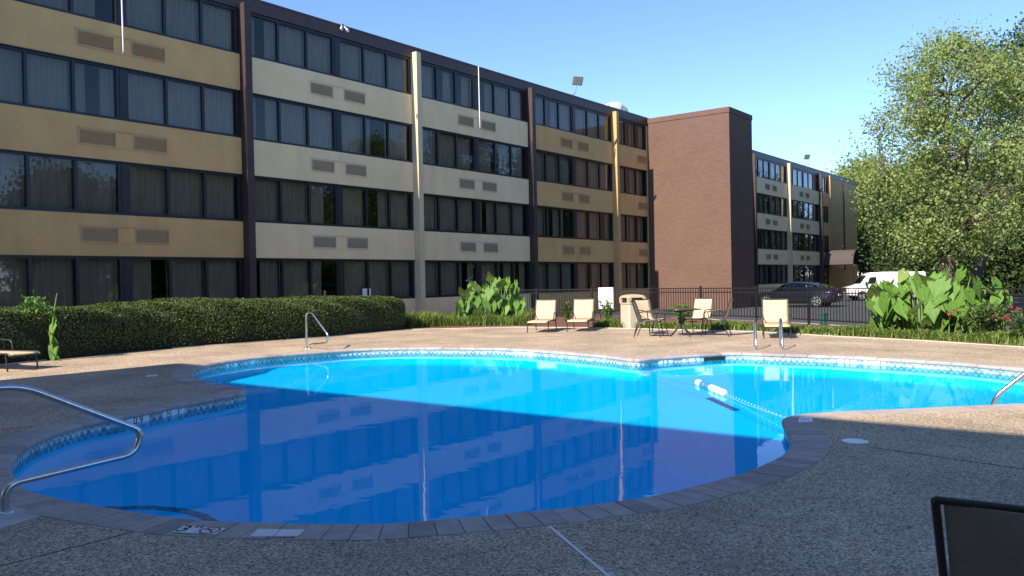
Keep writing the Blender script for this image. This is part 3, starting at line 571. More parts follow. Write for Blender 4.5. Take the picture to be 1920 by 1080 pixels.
for i in range(8): mb = MB(); a_ = math.pi * i / 4; mb.tube([Mx @ Vector((r_ * math.cos(a_), r_ * math.sin(a_), .28 * r_ * r_ - .03)) for r_ in (.1, .5, .9, 1.3)], .018, 5); mb.build('rib', M['lampgrey'], t)
mb = MB(); mb.tube([(0, 0, 0), (0, 0, .8)], .07, 8); mb.build('mast', M['lampgrey'], t)
# notice in a window
mb = MB(); mb.box(0, .42, -.0, .004, 0, .3); mb.build('paper_notice', M['white'], None, loc=(*fac(20.9 + .4, -.075), 1.02), rz=brz, label='white paper notice behind a ground-floor window of the cream bay', cat='notice')
# hotel wing behind the viewer: it throws the shade over the near deck
Lsh = ROOF / math.tan(ELEV)
cor = np.array(gr(338, 681)) - U * Lsh - N * .038 * ROOF
wing = thing('hotel_wing', 'long tan hotel wing facing the pool, shading the near deck', 'building', (cor[0], cor[1], 0), math.atan2(N[1], N[0]))
mb = MB(); mb.box(0, 52, -12, -.2, -.4, 10.9); mb.build('wall', M['cream'], wing); mb = MB(); mb.box(-.05, 52.05, -12.05, .0, 10.9, 11.1); mb.build('roof', M['fascia'], wing)
for b_ in range(6):
    for fl_ in range(4): mb = MB(); mb.box(.6 + b_ * 8, 8 + b_ * 8, -.199, -.15, SILL[fl_], SILL[fl_] + WT - .1); mb.build('window', M['frame'], wing)
    mb = MB(); mb.box(8.1 + b_ * 8, 8.5 + b_ * 8, -.199, .0, -.4, 10.89); mb.build('column', M['brown'], wing)

# ================================================================== FENCE
fen = thing('iron_fence', 'low black iron picket fence around the pool garden', 'fence', (0, 0, 0)); FH = 1.1
mbp = MB(); mbp.box(-.009, .009, -.009, .009, .12, FH - .03); pick = mbp.mesh('picket', M['fence']); mbq = MB(); mbq.box(-.028, .028, -.028, .028, -.02, FH + .05); mbq.loft([[(x * r_, y * r_, z) for x, y in ((-1, -1), (1, -1), (1, 1), (-1, 1))] for r_, z in ((.034, FH + .05), (.034, FH + .065), (.005, FH + .09))], 0, True, True, False); post = mbq.mesh('post', M['fence'])
for a, b in zip(fence_line[:-1], fence_line[1:]):
    a, b = Vector((*a, .02)), Vector((*b, .02)); Ln = (b - a).length; rz = math.atan2(b.y - a.y, b.x - a.x); npan = max(1, round(Ln / 2.2)); 
    for z in (.16, FH - .14, FH): mb = MB(); mb.box(0, Ln, -.015, .015, z - .018, z + .018); mb.build('rail', M['fence'], fen, loc=a, rz=rz)
    for i in range(npan): link('post', post, fen, loc=a.lerp(b, i / npan), rz=rz)
    npk = int(Ln / .118)
    for i in range(1, npk): link('picket', pick, fen, loc=a.lerp(b, i / npk), rz=rz)
# rules board on the fence
p = dp(1136, 560, 30.2); sb = thing('rules_board', 'white pool rules board standing before the iron fence', 'sign', (p[0], p[1], 0), math.atan2(-.55, 1.) * .25)
mb = MB(); mb.box(-.27, .27, -.012, .012, .42, 1.2); bd = mb.build('board', M['white'], sb)
for i in range(8): mb = MB(); wl = random.uniform(.14, .21); mb.box(-wl, wl, -.0135, -.0125, 1.1 - i * .08, 1.112 - i * .08); mb.build('print_line', M['vent'], bd)
for x in (-.2, .2): mb = MB(); mb.box(x - .02, x + .02, .013, .04, 0, 1.15); mb.build('stake', M['fence'], sb)
for px, py in ((1441, 601), (1545, 608), (1652, 614)):
    p = gr(px, py); t = thing('garden_light_box', 'small green utility post in the grass before the iron fence', 'post', (*p, 0), .3, 'green utility posts along the fence'); mb = MB(); mb.box(-.09, .09, -.08, .08, -.02, .3); mb.build('body', M['green'], t); mb = MB(); mb.box(-.1, .1, -.09, .09, .3, .33); mb.build('cap', M['green'], t)
t = MB(); t.box(-.2, .2, -.06, .06, .0, .035); t.build('paver', M['white'], None, loc=(*gr(1560, 629), .005), rz=-.5, label='small white slab lying at the grass edge of the deck', cat='slab')

# ================================================================== FURNITURE
def grid_sheet(path, w0, nx=4, th=.006, mi=0, sag=0.):
    """sling: path of (y,z) swept across x, with thickness"""
    mb = MB(); n = len(path); vs = []
    for side in (0, 1):
        for i, (y, z) in enumerate(path):
            dy = path[min(i + 1, n - 1)][0] - path[max(i - 1, 0)][0]; dz = path[min(i + 1, n - 1)][1] - path[max(i - 1, 0)][1]; l_ = math.hypot(dy, dz) or 1; ny, nz = -dz / l_, dy / l_
            for k in range(nx + 1): x = -w0 + 2 * w0 * k / nx; q = sag * (1 - (x / w0) ** 2); vs.append((x, y - ny * (q + th * side), z - nz * (q + th * side)))
    m = nx + 1; fs = []
    for side in (0, 1):
        o = side * n * m
        for i in range(n - 1):
            for k in range(nx): q = (o + i * m + k, o + i * m + k + 1, o + (i + 1) * m + k + 1, o + (i + 1) * m + k); fs.append(q if side == 0 else q[::-1])
    o = n * m
    for i in range(n - 1): fs += [(i * m, (i + 1) * m, o + (i + 1) * m, o + i * m), (i * m + nx, o + i * m + nx, o + (i + 1) * m + nx, (i + 1) * m + nx)]
    for k in range(nx): fs += [(k, o + k, o + k + 1, k + 1), ((n - 1) * m + k, (n - 1) * m + k + 1, o + (n - 1) * m + k + 1, o + (n - 1) * m + k)]
    mb.add(vs, fs, mi, True); return mb
def lounger(label, loc, rz, sling='sling', tube='bronze', group=None, back=.62, rec=20, tr=.015):
    # foot at -y, back at +y ; origin below the back hinge
    t = thing('lounge_chair', label, 'lounge chair', loc, rz, group); W = .29; hz = .33
    c, s_ = math.cos(R(90 - rec)), math.sin(R(90 - rec)); bp = [(0 + c * q, hz + s_ * q - .02 * math.sin(q / back * math.pi)) for q in [back * i / 8 for i in range(9)]]
    grid_sheet([(-1.12, hz - .03)] + [(-1.08 + 1.08 * i / 6, hz + .0) for i in range(7)], W, 6, .006, 0, .015).build('seat_sling', M[sling], t)
    grid_sheet(bp, W, 6, .006, 0, .012).build('back_sling', M[sling], t)
    for sg_ in (-1, 1):
        x = sg_ * (W + .018); mb = MB(); mb.tube(bend([(x, -1.14, hz - .05), (x, -1.08, hz), (x, .3, hz)], .05), tr, 8); mb.build('side_rail', M[tube], t)
        mb = MB(); mb.tube([(x, a, b) for a, b in bp], tr, 8); mb.build('back_rail', M[tube], t)
        for y in (-1.02, .05): mb = MB(); mb.tube([(x, y, hz), (x, y - (.04 if y < 0 else -.1), 0)], tr, 8); mb.build('leg', M[tube], t)
        mb = MB(); mb.tube(bend([(x + sg_ * .02, -.38, hz), (x + sg_ * .03, -.34, hz + .2), (x + sg_ * .03, .1, hz + .22), (x + sg_ * .02, .16, hz + .05)], .08), tr, 8); mb.build('arm', M[tube], t)
    for a in ((-1.14, hz - .05), bp[-1], (.05, hz - .03)): mb = MB(); mb.tube([(-W - .018, *a), (W + .018, *a)], tr * .95, 8); mb.build('cross_bar', M[tube], t)
    return t
def L2(a, b): return (np.array(a) + np.array(b)) / 2
for (pa, pb), lab in ((((990, 624), (1028, 624)), 'tan sling lounge chair beside the elephant ear leaves'), (((1066, 622), (1101, 622)), 'tan sling lounge chair nearest the white rules board')):
    f = L2(gr(*pa), gr(*pb)); az = R(14); d = np.array([math.sin(az), math.cos(az)]); p = f + d * 1.02
    lounger(lab, (*p, 0), -az, group='tan lounge chairs on the sunny deck')
f = L2(gr(1437, 635), gr(1478, 635)); az = R(16); d = np.array([math.sin(az), math.cos(az)]); lounger('tan sling lounge chair standing behind the pool ladder', (*(f + d * 1.02), 0), -az, group='tan lounge chairs on the sunny deck')
f = L2(gr(16, 697), gr(66, 691)); d = np.array([-.93, .36]); p = f + d * 1.04; lounger('tan sling lounge chair before the hedge beside the tall canna stalk', (*p, 0), math.atan2(-d[0], d[1]), group='tan lounge chairs on the sunny deck', rec=70)
# dark lounge chair in the shade next to the viewer
p = dp(1752, 937, 2.05); az = R(-33); top = Vector((p[0], p[1], 0)); d = Vector((-math.sin(az), math.cos(az), 0)); x = Vector((math.cos(az), math.sin(az), 0))
bk = .72; rc = 36; base = top + x * .31 + d * (bk * math.sin(R(rc)))
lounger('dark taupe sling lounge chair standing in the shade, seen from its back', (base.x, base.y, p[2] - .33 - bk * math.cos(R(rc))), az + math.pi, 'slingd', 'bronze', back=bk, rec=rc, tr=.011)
def patio_chair(label, loc, rz):
    t = thing('patio_chair', label, 'patio chair', loc, rz, 'sling chairs around the patio table'); W = .25   # faces -y
    path = [(-.26, .40), (-.24, .43), (-.1, .425), (.1, .40), (.2, .41), (.25, .46), (.29, .56), (.34, .72), (.39, .88), (.42, .93)]
    grid_sheet(path, W, 6, .006, 0, .012).build('sling', M['sling'], t)
    for sg_ in (-1, 1):
        x = sg_ * (W + .014); mb = MB(); mb.tube([(x, a, b) for a, b in path], .014, 8); mb.build('side_rail', M['bronze'], t)
        mb = MB(); mb.tube(bend([(x, -.24, .42), (x + sg_ * .03, -.32, 0)], .05), .013, 8); mb.build('leg', M['bronze'], t)
        mb = MB(); mb.tube(bend([(x, .2, .42), (x + sg_ * .03, .36, 0)], .05), .013, 8); mb.build('leg', M['bronze'], t)
        mb = MB(); mb.tube(bend([(x, -.2, .42), (x + sg_ * .05, -.26, .62), (x + sg_ * .05, .1, .66), (x, .31, .6)], .12, 6), .014, 8); mb.build('arm', M['bronze'], t)
    for a in (path[0], path[-1], (.2, .39)): mb = MB(); mb.tube([(-W - .014, *a), (W + .014, *a)], .013, 8); mb.build('cross_bar', M['bronze'], t)
    return t
tp = np.array(gr(1277, 630)); tb = thing('patio_table', 'round dark patio table with pedestal legs', 'patio table', (*tp, 0)); k = 32
mb = MB(); mb.loft([[(r_ * math.cos(2 * math.pi * i / k), r_ * math.sin(2 * math.pi * i / k), z) for i in range(k)] for r_, z in ((.5, .675), (.53, .68), (.53, .7), (.51, .705))]); mb.build('table_top', M['tabletop'], tb)
mb = MB(); mb.tube([(0, 0, .2), (0, 0, .675)], .03, 10); mb.build('pedestal', M['bronze'], tb)
for i in range(4): a_ = i * math.pi / 2 + .5; mb = MB(); mb.tube(bend([(0, 0, .5), (.12 * math.cos(a_), .12 * math.sin(a_), .2), (.36 * math.cos(a_), .36 * math.sin(a_), 0)], .1), .017, 8); mb.build('leg', M['bronze'], tb)
for i in range(4): a_ = i * math.pi / 2 + .5; mb = MB(); mb.tube([(0, 0, .62), (.42 * math.cos(a_), .42 * math.sin(a_), .668)], .014, 8); mb.build('brace', M['bronze'], tb)
patio_chair('tan patio chair facing the table, drawn up beside the bin', (tp[0] - .82, tp[1] - .05, 0), R(72))
patio_chair('tan patio chair behind the table on the side of the bin', (tp[0] - .62, tp[1] + .85, 0), R(28))
patio_chair('tan patio chair behind the table on the side of the car', (tp[0] + .62, tp[1] + .85, 0), R(-38))
patio_chair('patio chair with its shaded brown back towards the pool ladder', (tp[0] + .86, tp[1] - .15, 0), R(-112))
# litter bin
cb = (L2(gr(1163, 616), gr(1211, 614))); bn = thing('litter_bin', 'square pebble-concrete litter bin with domed beige lid', 'litter bin', (*cb, 0), R(20)); W = .29
def chsq(w_, c): return [(-w_ + c, -w_), (w_ - c, -w_), (w_, -w_ + c), (w_, w_ - c), (w_ - c, w_), (-w_ + c, w_), (-w_, w_ - c), (-w_, -w_ + c)]
mb = MB(); mb.loft([[(x, y, z) for x, y in chsq(w_, .05)] for w_, z in ((W, 0), (W, .72), (W - .02, .73))], 0, True, True, False); mb.build('bin_body', M['concrete'], bn)
ld = link('lid', None, bn); 
mb = MB(); mb.loft([[(x, y, z) for x, y in chsq(w_, c)] for w_, c, z in ((.3, .05, .735), (.305, .05, .76), (.3, .05, .775))], 0, True, True, False); mb.build('lid_rim', M['beige'], ld)
mb = MB(); mb.loft([[(x, y, z) for x, y in chsq(w_, .04)] for w_, z in ((.25, .775), (.25, .93))], 0, True, True, False); mb.build('lid_void', M['dark'], ld)
for sx in (-1, 1):
    for sy in (-1, 1): mb = MB(); mb.prism([(sx * .3, sy * .3), (sx * .3, sy * .19), (sx * .19, sy * .19), (sx * .19, sy * .3)][::sx * sy], .776, .93); mb.build('lid_post', M['beige'], ld)
mb = MB(); mb.loft([[(x, y, z) for x, y in chsq(w_, c)] for w_, c, z in ((.302, .05, .925), (.3, .05, .96), (.26, .06, .995), (.15, .06, 1.02), (.03, .01, 1.03))], 0, True, True, False); mb.build('lid_dome', M['beige'], ld)

# ================================================================== VEHICLES
def wheel(parent, x, y, r, wd, out, rimr=.7):
    w_ = link('wheel', None, parent, loc=(x, y, r)); k = 24; mb = MB()
    mb.loft([[(q * wd / 2, rr * r * math.cos(2 * math.pi * i / k), rr * r * math.sin(2 * math.pi * i / k)) for i in range(k)] for q, rr in ((-1, .68), (-1, .95), (-.7, 1), (.7, 1), (1, .95), (1, .68))]); mb.build('tyre', M['tyre'], w_)
    mb = MB(); e = out * (wd / 2 + .004); kk = 20
    mb.add([(e, r * rimr * math.cos(2 * math.pi * i / kk), r * rimr * math.sin(2 * math.pi * i / kk)) for i in range(kk)], [tuple(range(kk))], 1)
    for i in range(5):
        a0 = 2 * math.pi * i / 5; P = [(e + out * .006, r * q * math.cos(a0 + da), r * q * math.sin(a0 + da)) for q, da in ((.12, -.8), (rimr * .98, -.17), (rimr * .98, .17), (.12, .8))]; mb.add(P, [(0, 1, 2, 3)])
    mb.loft([[(e + out * .007, r * q * math.cos(2 * math.pi * i / kk), r * q * math.sin(2 * math.pi * i / kk)) for i in range(kk)] for q in (rimr * .88, rimr)], 0, True, False); mb.build('rim', [M['rim'], M['tyre']], w_)
def body_loft(st):   # stations: (y, half width, z bottom, z belt, half width at top, z top)
    rings = []
    for y, wb, zb, zm, wt, zt in st:
        rings.append([(-wb * .94, y, zb), (-wb, y, zb + .12), (-wb, y, (zb + zm) / 2 + .05), (-wb * .97, y, zm), (-wt, y, zt), (0, y, zt + .015), (wt, y, zt), (wb * .97, y, zm), (wb, y, (zb + zm) / 2 + .05), (wb, y, zb + .12), (wb * .94, y, zb), (0, y, zb)])
    mb = MB(); mb.loft(rings); return mb
carz = -.29
def sedan():
    # nose at +y, tail at -y
    ax = -N; rz = math.atan2(ax[1], ax[0]) - math.pi / 2
    t = thing('parked_car', 'glossy black sedan parked behind the iron fence', 'car', (0, 0, 0), rz)
    body_loft([(-2.42, .72, .42, .72, .66, .86), (-2.36, .84, .3, .74, .74, .98), (-2.1, .91, .24, .78, .8, 1.02), (-1.5, .93, .2, .8, .84, .99), (-.6, .93, .2, .8, .86, .93), (.6, .93, .2, .78, .86, .92), (1.1, .93, .2, .76, .82, .9), (1.7, .92, .22, .7, .74, .82), (2.2, .88, .26, .62, .66, .7), (2.42, .74, .34, .52, .55, .58)]).build('body', M['carpaint'], t)
    gs = [(-2.05, .70, .58, 1.0), (-1.45, .80, .62, 1.27), (-.8, .83, .63, 1.41), (-.1, .84, .64, 1.44), (.45, .84, .63, 1.38), (1.25, .80, .70, .9)]
    mb = MB(); rings = [[(-wb, y, .9), (-wt, y, zt - .03), (-wt * .8, y, zt), (wt * .8, y, zt), (wt, y, zt - .03), (wb, y, .9)] for y, wb, wt, zt in gs]; mb.loft(rings); mb.build('roof', M['carpaint'], t)
    for sg_ in (-1, 1):
        for a, b in ((0, 1), (1, 2), (2, 3), (3, 4), (4, 5)):
            P = []
            for i_, top in ((a, 0), (b, 0), (b, 1), (a, 1)):
                y, wb, wt, zt = gs[i_]; q = .12 if not top else .86
                if zt < 1.05: q = .3 if not top else .6
                zz = .9 + (zt - .03 - .9) * q; ww = wb + (wt - wb) * q; P.append(Vector((sg_ * (ww + .006), y, zz)))
            c = sum(P, Vector()) / 4; P = [c + (p_ - c) * .93 for p_ in P]; mb = MB(); mb.add(P, [(0, 1, 2, 3)]); mb.build('side_window', M['cglass'], t)
        mb = MB(); mb.tube([(sg_ * (wb_ + .01), y, z) for y, wb_, z in ((-1.75, .745, 1.06), (-1.4, .70, 1.235), (-.8, .68, 1.37), (-.1, .69, 1.4), (.45, .69, 1.33), (1.0, .76, 1.0))], .013, 5); mb.build('window_trim', M['chrome'], t)
        mb = MB(); mb.box(sg_ * .93 - .01, sg_ * .93 + .01, -.5, .3, .84, .86); mb.build('door_line', M['dark'], t)
        mb = MB(); mb.loft([[(sg_ * (.86 + .2 * q) + 0, .82 + .05 * math.cos(a_ * math.pi / 4), .98 + .07 * math.sin(a_ * math.pi / 4)) for a_ in range(8)] for q in (0, .5, 1)]); mb.build('mirror', M['carpaint'], t)
        mb = MB(); mb.loft([[(sg_ * a_, -b_, c_) for a_, b_, c_ in q] for q in ([(.86, 2.2, .82), (.5, 2.38, .82), (.5, 2.37, .92), (.84, 2.18, .93)], [(.9, 2.18, .83), (.5, 2.43, .83), (.5, 2.41, .91), (.88, 2.16, .92)])], 0, True, True, False); mb.build('tail_light', M['tail'], t)
        for y in (-1.42, 1.46): wheel(t, sg_ * .84, y, .34, .22, sg_)
    mb = MB(); mb.add([(-.62, -2.02, 1.03), (.62, -2.02, 1.03), (.57, -1.47, 1.285), (-.57, -1.47, 1.285)], [(0, 1, 2, 3)]); mb.build('rear_window', M['cglass'], t)
    mb = MB(); mb.box(-.26, .26, -2.445, -2.425, .62, .74); mb.build('number_plate', M['white'], t)
    return t
car = sedan()
pc = dp(1532, 576, 47.0); right = np.array([N[1], -N[0]]) * -1   # put the rear wheel on the visible side at its pixel
cz = -.285; loc = np.array([pc[0], pc[1]]); loc = np.array(gr(1532, 576, cz))
ax = -N; side = np.array([ax[1], -ax[0]])      # car's +x
car.location = (*(loc + ax * 1.42 + side * .84 * 1 + np.array([0, 0])), cz)
def van():
    ax = np.array([-.97, .1]); rz = math.atan2(ax[1], ax[0]) - math.pi / 2
    t = thing('parked_van', 'white cargo van parked beyond the black sedan', 'van', (0, 0, 0), rz)
    body_loft([(-2.8, .93, .4, 1.1, .8, 2.0), (-2.7, .98, .35, 1.15, .88, 2.08), (0, .99, .33, 1.15, .9, 2.1), (1.0, .99, .33, 1.12, .86, 2.06), (1.3, .99, .33, 1.1, .82, 1.9), (1.85, .98, .33, 1.08, .84, 1.22), (2.1, .97, .35, .98, .84, 1.13), (2.65, .93, .4, .8, .8, 1.0), (2.78, .85, .45, .7, .72, .9)]).build('body', M['vanpaint'], t)
    for sg_ in (-1, 1):
        mb = MB(); mb.add([(sg_ * .985, .72, 1.26), (sg_ * .985, 1.4, 1.26), (sg_ * .915, 1.2, 1.74), (sg_ * .915, .72, 1.76)], [(0, 1, 2, 3)]); mb.build('side_window', M['cglass'], t)
        mb = MB(); mb.box(sg_ * .99 - .008, sg_ * .99 + .008, .42, .44, .5, 1.9); mb.build('door_seam', M['lampgrey'], t)
        mb = MB(); mb.box(sg_ * 1.0 - .015, sg_ * 1.0 + .015, .5, .65, 1.02, 1.06); mb.build('door_handle', M['dark'], t)
        mb = MB(); mb.box(min(sg_ * .5, sg_ * .85), max(sg_ * .5, sg_ * .85), 2.66, 2.8, .72, .9); mb.build('headlight', M['amber'], t)
        mb = MB(); mb.box(min(sg_ * 1.0, sg_ * 1.2), max(sg_ * 1.0, sg_ * 1.2), 1.45, 1.55, 1.15, 1.4); mb.build('mirror', M['dark'], t)
        for y in (-1.75, 1.75): wheel(t, sg_ * .88, y, .37, .24, sg_, .6)
    mb = MB(); mb.add([(-.8, 1.83, 1.26), (.8, 1.83, 1.26), (.72, 1.36, 1.87), (-.72, 1.36, 1.87)], [(0, 1, 2, 3)]); mb.build('windscreen', M['cglass'], t)
    mb = MB(); mb.box(-.9, .9, 2.78, 2.88, .42, .58); mb.build('bumper', M['lampgrey'], t); mb = MB(); mb.box(-.48, .48, 2.77, 2.8, .68, .9); mb.build('grille', M['dark'], t)
    return t, ax
vn, ax = van(); lv = np.array(gr(1604, 563, -.29)); side = np.array([ax[1], -ax[0]]); vn.location = (*(lv - ax * 1.6 - side * .8), -.29); vn.scale = (.92, .92, .92)

# ================================================================== PLANTS
# hedge
hp = [(-16.5, 13.2), (-12.4, 15.4), (-10.6, 17.9), (-9.3, 20.4), (-7.6, 22.3), (-6.0, 24.1), (-4.6, 26.1), (-3.9, 27.2)]
hp = [np.array(p) for p in hp]
def path_pts(P, step=.08):
    out = []
    for i in range(len(P) - 1):
        a, b, c, d = P[max(i - 1, 0)], P[i], P[i + 1], P[min(i + 2, len(P) - 1)]; k = int(np.linalg.norm(c - b) / step)
        for j in range(k): t = j / k; out.append(.5 * ((2 * b) + (c - a) * t + (2 * a - 5 * b + 4 * c - d) * t * t + (3 * b - a - 3 * c + d) * t ** 3))
    return np.array(out + [P[-1]])
hpath = path_pts(hp); htan = np.gradient(hpath, axis=0); htan /= np.linalg.norm(htan, axis=1)[:, None]; hn = np.stack([htan[:, 1], -htan[:, 0]], 1)   # towards the deck
hedge = thing('clipped_hedge', 'long clipped green hedge between the deck and the hotel', 'hedge', (*hp[3], 0)); ho = np.array([*hp[3], 0])
HW = .85; HH = 1.1
def hsec(phi, sc_=1.):   # superellipse section, phi 0 = front foot .. pi = back foot
    c, s_ = math.cos(phi), math.sin(phi); e = .45; return (np.sign(c) * abs(c) ** e * HW * sc_, abs(s_) ** e * HH * (sc_ * .5 + .5))
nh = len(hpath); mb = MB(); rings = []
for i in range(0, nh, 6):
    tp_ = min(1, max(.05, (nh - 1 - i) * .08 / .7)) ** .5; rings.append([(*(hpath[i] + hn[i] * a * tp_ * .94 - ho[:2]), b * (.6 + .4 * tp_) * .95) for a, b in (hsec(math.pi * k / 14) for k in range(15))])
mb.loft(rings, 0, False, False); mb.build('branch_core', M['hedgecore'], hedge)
K = 150000; ii = rng.integers(0, nh, K); ph = rng.random(K) * math.pi * .93; c, s_ = np.cos(ph), np.sin(ph)
tp_ = np.clip((nh - 1 - ii) * .08 / .7, .05, 1) ** .5
e = .45; ca = np.sign(c) * np.abs(c) ** e * HW; cz_ = np.abs(s_) ** e * HH
wob = .035 * np.sin(ii * .11 + ph * 3) + .03 * np.sin(ii * .37 + ph * 7) + .03 * np.sin(ii * .051); depth_ = 1 - np.abs(rng.normal(size=K)) * .045 + wob + .03
xy = hpath[ii] + hn[ii] * (ca * tp_ * depth_)[:, None] + htan[ii] * (rng.random(K)[:, None] - .5) * .08
pos = np.column_stack([xy, cz_ * (.6 + .4 * tp_) * depth_]) - ho; pos[:, 2] = np.maximum(pos[:, 2], .04)
nn = np.column_stack([hn[ii] * c[:, None], s_])
leaves('foliage', pos, .043, M['hedge'], hedge, .6, nrm=nn, jit=.6, kind='stuff')
# taro / elephant ears
def ear_leaf_mesh(seed, m):
    r = random.Random(seed); mb = MB(); rows = 9; vs = []; fs = []; nx = 10
    prof = [(-.4, .28), (-.27, .37), (-.12, .41), (.06, .41), (.25, .38), (.43, .31), (.62, .2), (.82, .1), (1.0, .01)]
    dr = r.uniform(.15, .4)
    for i, (y, w_) in enumerate(prof):
        for k in range(nx + 1):
            t = -1 + 2 * k / nx; x = w_ * t; notch = (.0 if y > -.04 else (max(0, 1 - abs(t) / .4) * (-.04 - y) * 1.0 + (-y) * .75 * max(0, (abs(t) - .5) / .5) ** 2))
            z = -.12 * (1 - abs(t)) * w_ - dr * max(0, y) ** 2 * .6 + .025 * math.sin(k * 2.1 + i * 1.3 + seed) * abs(t) - .09 * t * t * w_
            vs.append((x, y + notch, z))
    for i in range(rows - 1):
        for k in range(nx): fs.append((i * (nx + 1) + k, i * (nx + 1) + k + 1, (i + 1) * (nx + 1) + k + 1, (i + 1) * (nx + 1) + k))
    mb.add(vs, fs, 0, True); return mb.mesh('leaf', m)
EAR = [ear_leaf_mesh(i, M['ear']) for i in range(5)]; EARP = [ear_leaf_mesh(9, M['earlite'])]; EARO = [ear_leaf_mesh(11, M['earold'])]
def ears(label, cx, cy, half, n_, hmax, face, size, axis=(1, 0), seed=1, pale=.12):
    r = random.Random(seed); t = thing('elephant_ear_plant', label, 'elephant ear', (cx, cy, 0)); axis = np.array(axis) / np.linalg.norm(axis); nf = np.array(face) / np.linalg.norm(face)
    stm = MB()
    for i in range(n_):
        a = r.uniform(-1, 1); dep = r.uniform(-.5, .55); tall = hmax * (1 - .5 * max(0, dep + .1)) * (1 - .28 * abs(a) ** 2) * r.uniform(.55, 1.0) if r.random() < .6 else r.uniform(.28, .75)
        base = axis * a * half * .75 + nf * dep * .6; topp = axis * (a * half + r.uniform(-.15, .15)) + nf * (dep * 1.1 + r.uniform(0, .25)); sz = size * r.uniform(.7, 1.15)
        tz = max(.3, tall - .0); P0 = Vector((*base, .0)); P2 = Vector((*topp, tz)); P1 = Vector((*(base * .6 + topp * .4), tz * .75))
        stm.tube([P0.lerp(P1, q).lerp(P1.lerp(P2, q), q) for q in (0, .25, .5, .75, 1)], [.022, .018, .014, .011, .008], 6)
        pal = r.random() < pale; me = r.choice(EARP if pal else EAR)
        if i == 7: me = EARO[0]
        o = link('leaf', me, t); yaw = math.atan2(nf[1], nf[0]) - math.pi / 2 + r.gauss(0, .8) + a * -.3; pit = R(r.uniform(-88, -48)) if not (pal and r.random() < .6) else R(r.uniform(40, 75))
        o.location = P2; o.rotation_euler = (pit, R(r.gauss(0, 14)), yaw); o.scale = (sz, sz, sz)
    stm.build('stalks', M['stem'], t); return t
fcam = lambda x, y: (-x - 4.5, -y - 6.)
c = gr(1772, 634); ears('large clump of elephant ear plants beside the red flowers', c[0] + .25, c[1] + .9, 1.4, 130, 1.62, fcam(*c), .44, (.72, -.7), 3)
c = (-.75, 29.3); ears('elephant ear clump beside the loungers and the wild grass', c[0], c[1], 1.1, 72, 1.62, fcam(*c), .44, (1, .1), 5, .18)
# shrubby little plants
def sprig(name, label, cat, loc, h, nst, spread, nl, ls, m, seed, flowers=0):
    r = random.Random(seed); t = thing(name, label, cat, (*loc, 0)); mb = MB(); P = []; tips = []
    for i in range(nst):
        a = r.uniform(0, 6.28); q = r.uniform(.2, 1) * spread; hh = h * r.uniform(.6, 1); pts = [Vector((q * math.cos(a) * f_ ** 1.4, q * math.sin(a) * f_ ** 1.4, hh * f_)) for f_ in (0, .3, .6, .85, 1)]; mb.tube(pts, [.012, .01, .008, .006, .003], 5); tips.append(pts[-1])
        for k in range(nl): f_ = r.uniform(.15, 1) * 4; j = min(3, int(f_)); p = pts[j].lerp(pts[j + 1], f_ - j); P.append(p + Vector((r.gauss(0, ls * .6), r.gauss(0, ls * .6), r.gauss(0, ls * .4))))
    mb.build('stems', M['stem'], t); leaves('foliage', np.array([tuple(p) for p in P]), ls, m, t, .45, kind='stuff')
    if flowers:
        for i in range(flowers):
            tip = r.choice(tips) + Vector((r.gauss(0, .06), r.gauss(0, .06), r.uniform(-.1, .06))); pts = np.array([tip + Vector((r.gauss(0, .03), r.gauss(0, .03), r.gauss(0, .03))) for _ in range(14)]); leaves('blossom', pts, .05, M['flower'], t, .8)
    return t
c = gr(1850, 640); sprig('flowering_shrub', 'leafy shrub with red blossoms beside the elephant ears', 'shrub', (c[0] + .1, c[1] + .35), .85, 26, .6, 60, .085, M['pine'], 4, 11)
c = gr(1905, 650); sprig('flowering_shrub', 'low red-flowering shrub at the end of the bed', 'shrub', (c[0] + .35, c[1] + .2), .75, 18, .5, 60, .08, M['pine'], 8, 8)
sprig('hedge_weed', 'small bright weed at the hedge foot near the handrail', 'weed', gr(499, 636), .34, 6, .14, 14, .06, M['ear'], 9)
sprig('dry_weed', 'thin pale weed stem before the hedge end', 'weed', gr(645, 626), .62, 4, .12, 22, .05, M['grass'], 10)
sprig('dry_weed', 'slender green weed before the hedge beside the pale one', 'weed', gr(671, 625), .5, 3, .12, 22, .05, M['grass'], 11)
for i, (x, y, s_) in enumerate([(2.6, 29.2, 12), (1.9, 28.2, 13), (3.3, 28.6, 14)]): sprig('garden_shrub', ['dark shrub growing behind the rules board', 'small dark shrub in the mulch between the two loungers', 'low shrub behind the litter bin'][i], 'shrub', (x, y), .8, 14, .3, 30, .09, M['pine'], s_)
c = gr(1240, 600, 0); sprig('flower_bush', 'white-flecked green bush behind the patio table', 'shrub', (5.6, 27.2), .62, 24, .45, 60, .08, M['ear'], 15)
